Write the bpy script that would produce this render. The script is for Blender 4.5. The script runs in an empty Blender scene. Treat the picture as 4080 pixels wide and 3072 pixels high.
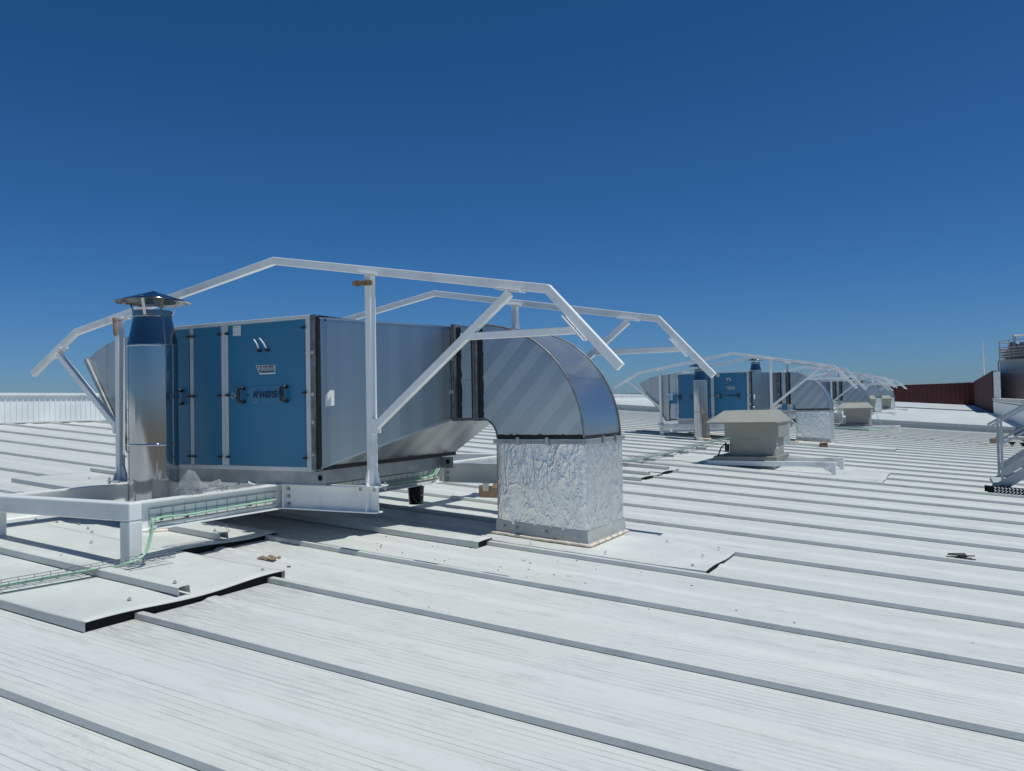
import bpy, bmesh, math, random
from mathutils import Vector, Matrix, noise
random.seed(7)
C = bpy.context.scene.collection
R = math.radians

# ------------------------------------------------------------------ camera
YAW, PIT, ROL = -0.4886757, 0.02481828, -0.0183745
fw = Vector((math.sin(YAW)*math.cos(PIT), math.cos(YAW)*math.cos(PIT), math.sin(PIT)))
rt = Vector((math.cos(YAW), -math.sin(YAW), 0)); up = rt.cross(fw)
r_ = rt*math.cos(ROL)+up*math.sin(ROL); u_ = -rt*math.sin(ROL)+up*math.cos(ROL)
cam = bpy.data.cameras.new('camera'); co = bpy.data.objects.new('camera', cam); C.objects.link(co)
cam.sensor_fit = 'HORIZONTAL'; cam.sensor_width = 36; cam.lens = 3276.61/4080*36
cam.clip_start = .05; cam.clip_end = 6000
co.matrix_world = Matrix(((r_.x, u_.x, -fw.x, 0), (r_.y, u_.y, -fw.y, 0), (r_.z, u_.z, -fw.z, 0), (0, 0, 0, 1)))
bpy.context.scene.camera = co

# ------------------------------------------------------------------ light
SUN = Vector((.36, .014, 1)).normalized()
EL = math.asin(SUN.z); AZ = math.atan2(SUN.x, SUN.y)
w = bpy.data.worlds.new('World'); bpy.context.scene.world = w; w.use_nodes = True
nt = w.node_tree; nt.nodes.clear()
sky = nt.nodes.new('ShaderNodeTexSky'); sky.sky_type = 'NISHITA'; sky.sun_disc = False
sky.sun_elevation = EL; sky.sun_rotation = AZ
sky.altitude = 1200; sky.air_density = 1.0; sky.dust_density = .9; sky.ozone_density = 4.0
bg = nt.nodes.new('ShaderNodeBackground'); bg.inputs[1].default_value = .085
wo = nt.nodes.new('ShaderNodeOutputWorld')
sep = nt.nodes.new('ShaderNodeSeparateColor'); com = nt.nodes.new('ShaderNodeCombineColor')
nt.links.new(sky.outputs[0], sep.inputs[0])
for i, (k, g) in enumerate(((.537, 1.50), (.59, 1.11), (.94, 1.20))):      # deeper, drier summer blue
    a = nt.nodes.new('ShaderNodeMath'); a.operation = 'MULTIPLY'; a.inputs[1].default_value = .085
    b = nt.nodes.new('ShaderNodeMath'); b.operation = 'POWER'; b.inputs[1].default_value = g
    c = nt.nodes.new('ShaderNodeMath'); c.operation = 'MULTIPLY'; c.inputs[1].default_value = k/.085
    nt.links.new(sep.outputs[i], a.inputs[0]); nt.links.new(a.outputs[0], b.inputs[0])
    nt.links.new(b.outputs[0], c.inputs[0]); nt.links.new(c.outputs[0], com.inputs[i])
nt.links.new(com.outputs[0], bg.inputs[0]); nt.links.new(bg.outputs[0], wo.inputs[0])
sl = bpy.data.lights.new('sun', 'SUN'); sl.energy = 3.7; sl.angle = R(.53); sl.color = (.975, .975, .905)
so = bpy.data.objects.new('sun', sl); C.objects.link(so)
so.rotation_euler = (-SUN).to_track_quat('-Z', 'Y').to_euler()
vs = bpy.context.scene.view_settings
vs.view_transform = 'Standard'; vs.look = 'None'; vs.exposure = 0; vs.gamma = 1

# ------------------------------------------------------------------ site geometry (camera at the origin, about 1.4 m over the roof)
H = 1.403; T = math.tan(0.0709406); RY = .0033; STEP = .28; YSTEP = 37.6
def zr(x, y):
    return -H - T*x + RY*max(0, y-12) + (STEP if y > YSTEP else 0)

# ------------------------------------------------------------------ helpers
class MB:
    def __init__(s): s.v = []; s.f = []
    def add(s, vs, fs):
        n = len(s.v); s.v += [tuple(v) for v in vs]; s.f += [tuple(i+n for i in f) for f in fs]; return s
    def box(s, x0, x1, y0, y1, z0, z1):
        return s.add([(x, y, z) for x in (x0, x1) for y in (y0, y1) for z in (z0, z1)],
                     [(0, 1, 3, 2), (4, 6, 7, 5), (0, 4, 5, 1), (2, 3, 7, 6), (0, 2, 6, 4), (1, 5, 7, 3)])
    def slab(s, x0, x1, y0, y1, h0, h1, f=zr):      # follows the roof fall
        v = []
        for x in (x0, x1):
            for y in (y0, y1):
                b = f(x, y) if (y0 > YSTEP) == (y > YSTEP) else f(x, y)
                v += [(x, y, b+h0), (x, y, b+h1)]
        return s.add(v, [(0, 1, 3, 2), (4, 6, 7, 5), (0, 4, 5, 1), (2, 3, 7, 6), (0, 2, 6, 4), (1, 5, 7, 3)])
    def bar(s, p, q, w, h, upv=(0, 0, 1)):           # rectangular bar, w across, h along upv
        p = Vector(p); q = Vector(q); d = (q-p).normalized(); a = d.cross(Vector(upv))
        if a.length < 1e-4: a = d.cross(Vector((0, 1, 0)))
        a.normalize(); b = a.cross(d); v = []
        for c in (p, q):
            for i, j in ((-1, -1), (1, -1), (1, 1), (-1, 1)): v.append(c+a*w/2*i+b*h/2*j)
        return s.add(v, [(3, 2, 1, 0), (4, 5, 6, 7), (0, 1, 5, 4), (1, 2, 6, 5), (2, 3, 7, 6), (3, 0, 4, 7)])
    def prism(s, pts, a, b):                          # pts: list of Vector, extruded by vector from a to b offsets
        n = len(pts); v = [Vector(p)+Vector(a) for p in pts]+[Vector(p)+Vector(b) for p in pts]
        return s.add(v, [tuple(range(n))[::-1], tuple(range(n, 2*n))]+[(i, (i+1) % n, n+(i+1) % n, n+i) for i in range(n)])
    def cyl(s, p, q, r, n=16, r2=None, cap=True):
        p = Vector(p); q = Vector(q); d = (q-p).normalized(); a = d.orthogonal().normalized(); b = d.cross(a)
        r2 = r if r2 is None else r2; v = []
        for c, rr in ((p, r), (q, r2)):
            for i in range(n):
                t = 2*math.pi*i/n; v.append(c+a*rr*math.cos(t)+b*rr*math.sin(t))
        f = [(i, (i+1) % n, n+(i+1) % n, n+i) for i in range(n)]
        if cap: f += [tuple(range(n))[::-1], tuple(range(n, 2*n))]
        return s.add(v, f)
    def tube(s, pts, r, n=6):
        pts = [Vector(p) for p in pts]; k = len(pts); v = []; a = None
        for i, p in enumerate(pts):
            d = (pts[min(i+1, k-1)]-pts[max(i-1, 0)]).normalized()
            a = d.orthogonal().normalized() if a is None else (a-d*a.dot(d)).normalized()
            b = d.cross(a)
            for j in range(n):
                t = 2*math.pi*j/n; v.append(p+a*r*math.cos(t)+b*r*math.sin(t))
        f = [(i*n+j, i*n+(j+1) % n, (i+1)*n+(j+1) % n, (i+1)*n+j) for i in range(k-1) for j in range(n)]
        f += [tuple(range(n))[::-1], tuple(range((k-1)*n, k*n))]
        return s.add(v, f)
    def lathe(s, prof, cx, cy, n=48, dent=0, cap=True):
        v = []
        for (r, z) in prof:
            for i in range(n):
                t = 2*math.pi*i/n; v.append((cx+r*math.cos(t), cy+r*math.sin(t), z))
        k = len(prof)
        f = [(i*n+j, i*n+(j+1) % n, (i+1)*n+(j+1) % n, (i+1)*n+j) for i in range(k-1) for j in range(n)]
        if cap: f += [tuple(range(n))[::-1], tuple(range((k-1)*n, k*n))]
        return s.add(v, f)
    def ibeam(s, p, q, h=.2, b=.1, tw=.007, tf=.01):  # p,q at the centre of the top face
        p = Vector(p); q = Vector(q); z = Vector((0, 0, 1))
        s.bar(p-z*tf/2, q-z*tf/2, b, tf); s.bar(p-z*(h-tf/2), q-z*(h-tf/2), b, tf)
        return s.bar(p-z*h/2, q-z*h/2, tw, h-2*tf)
    def build(s, name, mat, parent=None, smooth=False, bevel=0, auto=None):
        me = bpy.data.meshes.new(name); o = bpy.data.objects.new(name, me); C.objects.link(o)
        off = Vector((0, 0, 0)); p = parent
        while p: off += p.location; p = p.parent
        me.from_pydata([tuple(Vector(v)-off) for v in s.v], [], s.f)
        bm = bmesh.new(); bm.from_mesh(me); bmesh.ops.recalc_face_normals(bm, faces=bm.faces)
        bm.to_mesh(me); bm.free()
        for m in (mat if isinstance(mat, (list, tuple)) else [mat]): me.materials.append(m)
        if smooth or auto:
            for f in me.polygons: f.use_smooth = True
            if auto: me.set_sharp_from_angle(angle=R(auto))
        if bevel:
            b = o.modifiers.new('bevel', 'BEVEL'); b.width = bevel; b.segments = 2; b.limit_method = 'ANGLE'
            b.harden_normals = False
        if parent: o.parent = parent
        return o

def tag(o, label=None, cat=None, group=None, kind=None):
    if label: o['label'] = label
    if cat: o['category'] = cat
    if group: o['group'] = group
    if kind: o['kind'] = kind
    return o
def thing(name, loc, label, cat, group=None):
    o = bpy.data.objects.new(name, None); C.objects.link(o); o.location = loc; o.empty_display_size = .2
    return tag(o, label, cat, group)
def single(mb, name, mat, label, cat, group=None, loc=None, **k):
    o = mb.build(name, mat, None, **k)
    return tag(o, label, cat, group)
def copy_tree(o, d, label, group=None, skip=()):
    r = o.copy(); C.objects.link(r); r.location = o.location+Vector(d); r['label'] = label
    if group: r['group'] = group
    for ch in o.children:
        if ch.name.split('.')[0] in skip: continue
        c = ch.copy(); C.objects.link(c); c.parent = r
        for g in ch.children:
            e = g.copy(); C.objects.link(e); e.parent = c
    return r
def wobble(mb, amp, sc, axis=None):
    mb.v = [tuple(Vector(v)+noise.noise_vector(Vector(v)*sc)*amp) for v in mb.v]; return mb
def grid(fn, nu, nv):
    v = [fn(i/nu, j/nv) for i in range(nu+1) for j in range(nv+1)]
    f = [(i*(nv+1)+j, (i+1)*(nv+1)+j, (i+1)*(nv+1)+j+1, i*(nv+1)+j+1) for i in range(nu) for j in range(nv)]
    return v, f

# ------------------------------------------------------------------ materials
class NG:
    def __init__(s, name):
        s.m = bpy.data.materials.new(name); s.m.use_nodes = True; s.t = s.m.node_tree
        s.b = s.t.nodes['Principled BSDF']
        s.co = s.n('ShaderNodeTexCoord').outputs['Object']; s.geo = None
    def n(s, t): return s.t.nodes.new(t)
    def l(s, a, b): s.t.links.new(a, b)
    def val(s, i, v):
        if hasattr(v, 'is_linked') or isinstance(v, bpy.types.NodeSocket): s.l(v, i)
        else: i.default_value = v
    def math(s, op, a, b=0, c=0):
        m = s.n('ShaderNodeMath'); m.operation = op
        for i, v in enumerate((a, b, c)): s.val(m.inputs[i], v)
        return m.outputs[0]
    def noise(s, sc, det=3, rough=.55, scale=(1, 1, 1), rot=(0, 0, 0), dist=0):
        mp = s.n('ShaderNodeMapping'); mp.inputs['Scale'].default_value = scale; mp.inputs['Rotation'].default_value = rot
        s.l(s.co, mp.inputs[0]); t = s.n('ShaderNodeTexNoise'); s.l(mp.outputs[0], t.inputs['Vector'])
        t.inputs['Scale'].default_value = sc; t.inputs['Detail'].default_value = det
        t.inputs['Roughness'].default_value = rough; t.inputs['Distortion'].default_value = dist
        return t.outputs['Fac']
    def ramp(s, f, *st):
        r = s.n('ShaderNodeValToRGB'); e = r.color_ramp.elements
        while len(e) < len(st): e.new(.5)
        for x, (p, c) in zip(e, st):
            x.position = p; x.color = (c, c, c, 1) if isinstance(c, (int, float)) else (*c, 1)
        s.l(f, r.inputs[0]); return r.outputs[0]
    def mix(s, f, a, b, mode='MIX'):
        m = s.n('ShaderNodeMix'); m.data_type = 'RGBA'; m.blend_type = mode
        s.val(m.inputs[0], f)
        for i, v in ((6, a), (7, b)):
            if isinstance(v, tuple): m.inputs[i].default_value = (*v, 1)
            else: s.l(v, m.inputs[i])
        return m.outputs[2]
    def xyz(s):
        x = s.n('ShaderNodeSeparateXYZ'); s.l(s.co, x.inputs[0]); return x.outputs
    def bump(s, h, st=.3, d=.01):
        b = s.n('ShaderNodeBump'); b.inputs['Strength'].default_value = st; b.inputs['Distance'].default_value = d
        s.l(h, b.inputs['Height']); s.l(b.outputs[0], s.b.inputs['Normal'])
    def set(s, base=None, rough=None, metal=None, spec=None):
        for k, v in (('Base Color', base), ('Roughness', rough), ('Metallic', metal), ('Specular IOR Level', spec)):
            if v is None: continue
            i = s.b.inputs[k]
            if isinstance(v, tuple): i.default_value = (*v, 1)
            elif isinstance(v, (int, float)): i.default_value = v
            else: s.l(v, i)
        return s.m

def plain(name, col, rough=.5, metal=0, var=.06, sc=6, dirt=None, bump=0):
    g = NG(name); n = g.noise(sc, 4)
    lo = tuple(max(0, c*(1-var*2)) for c in col); hi = tuple(c*(1+var) for c in col)
    base = g.ramp(n, (.3, lo), (.7, hi))
    if dirt:
        d = g.ramp(g.noise(sc*.6, 6, .7), (.56, 0), (.72, 1)); base = g.mix(g.math('MULTIPLY', d, .55), base, dirt)
    if bump: g.bump(g.noise(sc*8, 2), bump, .004)
    r = g.math('ADD', rough-.06, g.math('MULTIPLY', g.noise(sc*2, 3), .12))
    return g.set(base, r, metal)

def roof_mat():
    g = NG('roof_coating'); X = g.xyz(); P = .99
    t = g.math('FRACT', g.math('DIVIDE', g.math('SUBTRACT', X[1], .04-P*100), P))
    s = g.math('FRACT', g.math('MULTIPLY', t, 22))
    line = g.math('LESS_THAN', g.math('ABSOLUTE', g.math('SUBTRACT', s, .5)), .065)
    inb = g.math('MULTIPLY', g.math('GREATER_THAN', g.math('ABSOLUTE', g.math('SUBTRACT', t, .52)), .075),
                 g.math('MULTIPLY', g.math('GREATER_THAN', t, .08), g.math('LESS_THAN', t, .985)))
    line = g.math('MULTIPLY', line, inb)
    ln = g.ramp(g.noise(1.4, 5, .65, (1, 6, 1)), (.40, .10), (.68, 1))
    line = g.math('MULTIPLY', line, ln)
    streak = g.noise(2.2, 6, .65, (.35, 7, 1)); big = g.noise(.55, 4)
    base = g.mix(streak, (.535, .555, .545), (.635, .655, .64))
    base = g.mix(g.ramp(big, (.35, 0), (.7, .45)), base, (.59, .605, .565))
    grime = g.ramp(g.noise(5, 7, .75, (.6, 3, 1)), (.52, 0), (.72, .5))
    base = g.mix(grime, base, (.31, .335, .335))
    spots = g.ramp(g.noise(30, 4, .65, (1, 1.6, 1)), (.62, 0), (.70, 1))
    area = g.ramp(g.noise(1.6, 3, .6), (.55, 0), (.66, .6))
    base = g.mix(g.math('MULTIPLY', spots, area), base, (.25, .26, .26))
    base = g.mix(g.math('MULTIPLY', line, .80), base, (.19, .21, .21))
    # thin band of dirt along the foot of each rib
    wear = g.ramp(g.noise(.9, 4, .6), (.45, 0), (.62, 1))
    scr = g.ramp(g.noise(26, 4, .6, (.5, 1.6, 1), (0, 0, .3), 1.2), (.475, 0), (.5, 1), (.525, 0))
    sa = g.ramp(g.noise(2.4, 3, .6), (.54, 0), (.64, 1))
    base = g.mix(g.math('MULTIPLY', g.math('MULTIPLY', scr, sa), .38), base, (.27, .28, .28))
    fs = g.ramp(g.noise(9, 6, .8, (.16, 4, 1)), (.50, 0), (.66, 1))
    base = g.mix(g.math('MULTIPLY', g.math('MULTIPLY', fs, wear), .24), base, (.34, .355, .35))
    def stain(xe, y0, y1, wid):                     # washed-out dirt below the open flashing ends
        dx = g.math('SUBTRACT', X[0], xe-.05)
        f = g.math('MULTIPLY', g.math('POWER', 2.718, g.math('MULTIPLY', dx, -1/wid)), g.math('GREATER_THAN', dx, -.2))
        f = g.math('MULTIPLY', f, g.math('MULTIPLY', g.math('GREATER_THAN', X[1], y0), g.math('LESS_THAN', X[1], y1)))
        return g.math('MULTIPLY', g.math('MINIMUM', f, 1), g.ramp(g.noise(16, 6, .75, (.35, 2.5, 1)), (.42, 0), (.62, 1)))
    st = g.math('MAXIMUM', stain(-3.93, 2.74, 4.12, .38), stain(-4.93, 4.08, 5.2, .42))
    base = g.mix(g.math('MULTIPLY', st, .8), base, (.20, .195, .18))
    foot = g.math('LESS_THAN', t, .09)
    base = g.mix(g.math('MULTIPLY', foot, g.ramp(g.noise(3, 4, .6, (.5, 1, 1)), (.4, 0), (.7, .35))), base, (.45, .43, .38))
    pan = g.math('FLOOR', g.math('DIVIDE', g.math('SUBTRACT', X[1], .04), P))
    wn = g.n('ShaderNodeTexWhiteNoise'); wn.noise_dimensions = '1D'; g.l(pan, wn.inputs['W'])
    base = g.mix(g.math('MULTIPLY', wn.outputs['Value'], .16), base, (.48, .50, .50))
    band = g.math('LESS_THAN', g.math('ABSOLUTE', g.math('SUBTRACT', t, .515)), .045)
    base = g.mix(g.math('MULTIPLY', band, .22), base, (.64, .67, .655))
    h = g.math('SUBTRACT', g.math('MULTIPLY', g.noise(9, 5, .6, (1, 2.5, 1)), .3), g.math('MULTIPLY', line, .6))
    h = g.math('ADD', h, g.math('MULTIPLY', g.noise(1.3, 2, .5, (1, 2.2, 1)), 1.5))
    g.bump(h, .35, .006)
    return g.set(base, g.math('ADD', .40, g.math('MULTIPLY', streak, .2)), 0, .4)

def flash_mat(name='flashing_coating', warm=.35):
    g = NG(name); n = g.noise(1.7, 6, .65)
    base = g.mix(g.ramp(n, (.3, 0), (.7, 1)), (.50, .52, .505), (.62, .64, .615))
    rust = g.ramp(g.noise(3.1, 7, .75), (.60, 0), (.74, .5*warm+.15)); base = g.mix(rust, base, (.46, .36, .25))
    sc = g.ramp(g.noise(22, 5, .7, (1, 3, 1)), (.66, 0), (.72, .5)); base = g.mix(sc, base, (.34, .34, .33))
    g.bump(g.noise(3.5, 5, .55), .5, .012)
    return g.set(base, g.math('ADD', .36, g.math('MULTIPLY', n, .22)), 0, .45)

def galv_mat(name, d, width, lo=(.42, .45, .47), hi=(.62, .645, .66), rough=(.26, .42), mix=.8, metal=.92):
    g = NG(name); X = g.xyz()
    k = g.math('ADD', g.math('ADD', g.math('MULTIPLY', X[0], d[0]/width), g.math('MULTIPLY', X[1], d[1]/width)), g.math('MULTIPLY', X[2], d[2]/width))
    k = g.math('ADD', k, g.math('MULTIPLY', g.noise(.8, 1), .35))
    wn = g.n('ShaderNodeTexWhiteNoise'); wn.noise_dimensions = '1D'; g.l(g.math('FLOOR', k), wn.inputs['W'])
    alt = g.math('ADD', g.math('MULTIPLY', g.math('MODULO', g.math('ABSOLUTE', g.math('FLOOR', k)), 2), .62), g.math('MULTIPLY', wn.outputs['Value'], .38))
    edge = g.math('LESS_THAN', g.math('FRACT', k), .03)
    base = g.mix(g.math('MULTIPLY', alt, mix), lo, hi)
    base = g.mix(g.math('MULTIPLY', edge, .35), base, (.2, .22, .24))
    sp = g.noise(60, 4, .7); base = g.mix(g.ramp(sp, (.35, 0), (.65, .07)), base, (.75, .77, .78))
    cl = g.ramp(g.noise(2.2, 5, .6), (.4, 0), (.75, .35)); base = g.mix(cl, base, (.40, .43, .44))
    r = g.math('ADD', rough[0], g.math('MULTIPLY', g.math('ADD', g.math('MULTIPLY', alt, .5), g.math('MULTIPLY', g.noise(5, 4), .5)), rough[1]-rough[0]))
    g.bump(g.noise(2.4, 3), .25, .012)
    return g.set(base, r, metal)

def foil_mat():
    g = NG('crumpled_foil')
    def ridge(sc, scale, dist, w, rot=(0, 0, 0)):
        return g.ramp(g.noise(sc, 3, .5, scale, rot, dist), (.5-w, 0), (.5, 1), (.5+w, 0))
    h = g.math('MULTIPLY', ridge(2.6, (1.6, 1.6, .30), .35, .020, (.12, .10, 0)), 1.2)
    h = g.math('ADD', h, g.math('MULTIPLY', ridge(3.4, (2, 2, .55), .4, .022, (.6, -.75, .2)), .9))
    h = g.math('ADD', h, g.math('MULTIPLY', ridge(4.2, (2, 2, .6), .4, .028, (-.7, .8, 0)), .7))
    h = g.math('ADD', h, g.math('MULTIPLY', ridge(10, (1.6, 1.6, .8), .5, .05, (.3, -.3, .2)), .40))
    h = g.math('ADD', h, g.math('MULTIPLY', ridge(22, (1, 1, 1), .3, .09), .16))
    h = g.math('ADD', h, g.math('MULTIPLY', g.noise(42, 3, .5), .12))
    h = g.math('ADD', h, g.math('MULTIPLY', g.noise(6, 2, .5), .35))
    g.bump(h, .36, .008)
    base = g.mix(g.noise(4, 4), (.76, .775, .765), (.90, .905, .89))
    return g.set(base, g.math('ADD', .26, g.math('MULTIPLY', g.noise(8, 3), .12)), .92)

def corr_mat(name, col, pitch, axis, dark=.8):
    g = NG(name); X = g.xyz(); n = g.noise(1.2, 5)
    base = g.mix(n, tuple(c*.88 for c in col), col)
    return g.set(base, .5, 0)

M = {}
M['roof'] = roof_mat(); M['flash'] = flash_mat(); M['flash2'] = flash_mat('curb_coating', .9)
M['upper'] = plain('upper_roof_coating', (.72, .75, .74), .5, 0, .05, .7)
M['steel'] = plain('white_painted_steel', (.86, .87, .85), .34, 0, .04, 3, (.42, .40, .37))
M['steelg'] = plain('greywhite_painted_steel', (.70, .725, .725), .4, 0, .05, 4, (.38, .37, .35))
M['curb'] = plain('shade_toned_curb', (.44, .465, .465), .5, 0, .1, 5, (.5, .42, .32))  # curb colour greyed to carry the shade of its near face
M['stair'] = plain('grey_stair_paint', (.44, .475, .50), .45, 0, .08, 5, (.25, .24, .22))
M['beige'] = plain('beige_painted_sheet', (.31, .315, .275), .55, 0, .05, 2.2, (.33, .30, .25))
M['beiged'] = plain('beige_dusty_slab', (.26, .25, .22), .6, 0, .08, 5, (.22, .2, .17))
M['blue'] = plain('blue_coated_panel', (.026, .18, .325), .36, 0, .05, 1.4)
M['bluel'] = plain('pale_blue_plate', (.035, .185, .33), .32, 0, .03, 1.4)
M['blued'] = plain('navy_lettering', (.006, .02, .10), .5)
M['alu'] = plain('satin_aluminium', (.62, .65, .65), .40, 0, .05, 5)
M['galvv'] = galv_mat('galvanised_upright_bands', (.55, .83, 0), .115, (.33, .40, .44), (.39, .46, .50), (.26, .34), .6)
M['galvd'] = galv_mat('galvanised_diagonal_bands', (.74, 0, -.67), .105, (.36, .42, .46), (.53, .58, .61), (.26, .36), .8)
M['galvu'] = galv_mat('galvanised_level_bands', (0, 1, 0), .14, (.34, .37, .38), (.56, .59, .60), (.3, .42), .9)
M['galv'] = galv_mat('galvanised_plain', (0, 0, 1), .5, (.46, .52, .56), (.54, .60, .63), (.26, .4), .4)
M['rail'] = plain('galvanised_rail', (.42, .44, .45), .5, .6, .12, 9)
M['seal'] = plain('black_sealant', (.012, .013, .015), .45, 0, .2, 30, None, .5)
M['flange'] = plain('dull_grey_flange', (.20, .21, .215), .5, .5, .2, 14)
M['hood'] = galv_mat('cloudy_galvanised_hood', (.5, .8, 0), .25, (.46, .49, .50), (.56, .59, .60), (.34, .46), .3, .75)
M['foil'] = foil_mat()
M['black'] = plain('black_plastic', (.012, .012, .014), .35)
M['white'] = plain('white_sticker', (.72, .74, .74), .5)
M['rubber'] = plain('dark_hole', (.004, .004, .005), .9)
M['zinc'] = plain('zinc_screw', (.45, .46, .46), .35, .8, .1, 40)
M['green'] = plain('green_cable_jacket', (.36, .60, .43), .45, 0, .08, 8)
M['wire'] = plain('zinc_wire', (.33, .36, .36), .4, .7)
M['wood'] = plain('weathered_wood', (.30, .20, .125), .8, 0, .3, 30, (.5, .42, .33), .8)
M['card'] = plain('brown_cardboard', (.33, .235, .15), .8, 0, .06, 9)
M['cardw'] = plain('white_printed_card', (.66, .66, .64), .7)
M['tape'] = plain('brown_tape', (.24, .12, .035), .35)
M['red'] = plain('dark_red_cladding', (.068, .011, .012), .6, 0, .12, .5)
M['clad'] = plain('white_wall_cladding', (.78, .81, .80), .5, 0, .05, 1.5)
M['concrete'] = plain('stained_coping', (.50, .50, .48), .7, 0, .14, 1.5, (.25, .25, .24))
M['foam'] = plain('cream_sealant_foam', (.72, .62, .50), .7, 0, .1, 14, None, .8)
M['ground'] = plain('dry_ground', (.16, .14, .10), .9, 0, .15, .02)
M['teal'] = plain('dark_teal_print', (.01, .09, .10), .5)
M['amber'] = plain('amber_print', (.45, .34, .08), .5)
M['bluebox'] = plain('pale_blue_plastic', (.33, .48, .60), .45)
def stainless(lo, hi, ro=0):
    g = NG('mirror_stainless')
    g.bump(g.math('ADD', g.math('ADD', g.noise(1.5, 2, .5, (1, 1, .25)), g.math('MULTIPLY', g.noise(9, 2, .5, (1, 1, .10)), .10)), g.math('MULTIPLY', g.noise(120, 1, .5, (1, 1, .02)), .03)), .35, .02)
    return g.set(g.mix(g.noise(2, 4), lo, hi), g.math('ADD', .045+ro, g.math('MULTIPLY', g.noise(3, 3), .07)), 1.0)
M['inox'] = stainless((.40, .41, .43), (.50, .51, .53)); M['inoxd'] = stainless((.25, .23, .21), (.31, .29, .27), .07)  # second steel: same metal, colour darkened to mimic a deeper reflected sky
def silo_mat():
    g = NG('brushed_silo_steel')
    g.bump(g.noise(3, 2, .5, (1, 1, 8)), .2, .01)
    return g.set(g.mix(g.noise(.5, 4), (.32, .32, .31), (.42, .415, .40)), .42, .6)
M['silo'] = silo_mat()
def plastic_film():
    g = NG('clear_plastic_film')
    g.b.inputs['Transmission Weight'].default_value = .9; g.b.inputs['Specular IOR Level'].default_value = 1; g.b.inputs['IOR'].default_value = 1.25
    g.b.inputs['Alpha'].default_value = .42
    g.bump(g.noise(30, 5, .6, (1, 1, 1), (0, 0, 0), 1), 1, .02)
    return g.set((.95, .97, 1), .06, 0)
M['film'] = plastic_film()
def paint_tin():
    g = NG('printed_black_tin'); X = g.xyz()
    a = g.math('FRACT', g.math('ADD', g.math('MULTIPLY', X[0], 14), g.math('MULTIPLY', X[2], 9)))
    ln = g.math('GREATER_THAN', a, .90); b = g.math('MULTIPLY', ln, g.math('LESS_THAN', X[2], .10))
    n = g.ramp(g.noise(9, 2, .4, (1, 1, 1), (0, 0, 0), 1.5), (.52, 0), (.55, 1))
    base = g.mix(g.math('MULTIPLY', n, .5), (.012, .014, .018), (.10, .11, .12)); base = g.mix(b, base, (.22, .24, .25))
    return g.set(base, .22, .5)
M['tin'] = paint_tin()

# ------------------------------------------------------------------ roof, step and ground
def ribbed(x0, x1, k0, k1, mat, name, segs=1, rib=.035):
    prof = []
    for k in range(k0, k1):
        y = .04+.99*k
        prof += [(y, 0), (y+.0005, .004), (y-.008, .0045), (y-.004, rib-.002), (y, rib), (y+.038, rib), (y+.066, .002), (y+.075, 0),
                 (y+.445, 0), (y+.49, .014), (y+.545, .014), (y+.575, 0)]
    prof.append((.04+.99*k1, 0)); mb = MB(); n = len(prof)
    for i in range(segs+1):
        x = x0+(x1-x0)*i/segs
        for y, z in prof: mb.v.append((x, y+.0035*noise.noise(Vector((x*.9, round(y), 7))), zr(x, y)+z+.0012*noise.noise(Vector((x*1.3, y*1.5, 3)))))
    for i in range(segs):
        for j in range(n-1): mb.f.append((i*n+j, (i+1)*n+j, (i+1)*n+j+1, i*n+j+1))
    o = mb.build(name, mat); o['kind'] = 'structure'; return o
ribbed(-17.2, 22.0, -55, 37, M['roof'], 'roof_surface', 70)
KU = 38
ribbed(-17.2, 22.0, KU, 150, M['upper'], 'upper_roof_surface', 1, .02)
yb = .04+.99*37; yt = .04+.99*KU
mb = MB()                      # sheet-metal step up to the upper roof
def zlow(x, y): return -H-T*x+RY*(y-12)
P = [(yb-.25, .006), (yb-.02, .045), (yb, .05), (yb+.012, .20), (yb+.035, STEP+.03), (yt, STEP+.012)]
xs = [-17.2+39.2*i/24 for i in range(25)]
for x in xs:
    for y, h in P: mb.v.append((x, y, zlow(x, y)+h+.004*math.sin(x*3.1)))
for i in range(24):
    for j in range(len(P)-1): mb.f.append((i*6+j, (i+1)*6+j, (i+1)*6+j+1, i*6+j+1))
mb.build('roof_step', plain('grey_step_sheet', (.36, .40, .41), .5, .2))['kind'] = 'structure'  # plain grey step sheet, darker than the roofs on either side
mb = MB(); mb.add([(-4000, -4000, -12), (4000, -4000, -12), (4000, 4000, -12), (-4000, 4000, -12)], [(0, 1, 2, 3)])
mb.build('ground', M['ground'])['kind'] = 'structure'
# dark joint running across the upper roof
mb = MB()
for x0, x1 in ((-4.4, 2.2),): mb.slab(x0, x1, 70.0, 70.5, .012, .075)
mb.build('upper_roof_gutter', plain('dark_gutter', (.12, .13, .14), .7))['kind'] = 'structure'

# shared screw mesh -------------------------------------------------
_s = MB(); _s.cyl((0, 0, 0), (0, 0, .003), .016, 12); _s.cyl((0, 0, .003), (0, 0, .008), .011, 10, .007); _s.cyl((0, 0, .008), (0, 0, .015), .0055, 6)
screw0 = _s.build('screw', M['zinc'])
def screw(x, y, z, parent, s=1.0, rx=0, rz=0):
    o = screw0.copy(); C.objects.link(o); off = Vector((0, 0, 0)); p = parent
    while p: off += p.location; p = p.parent
    o.parent = parent; o.location = Vector((x, y, z))-off; o.scale = (s, s, s); o.rotation_euler = (rx, 0, rz); return o

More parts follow.
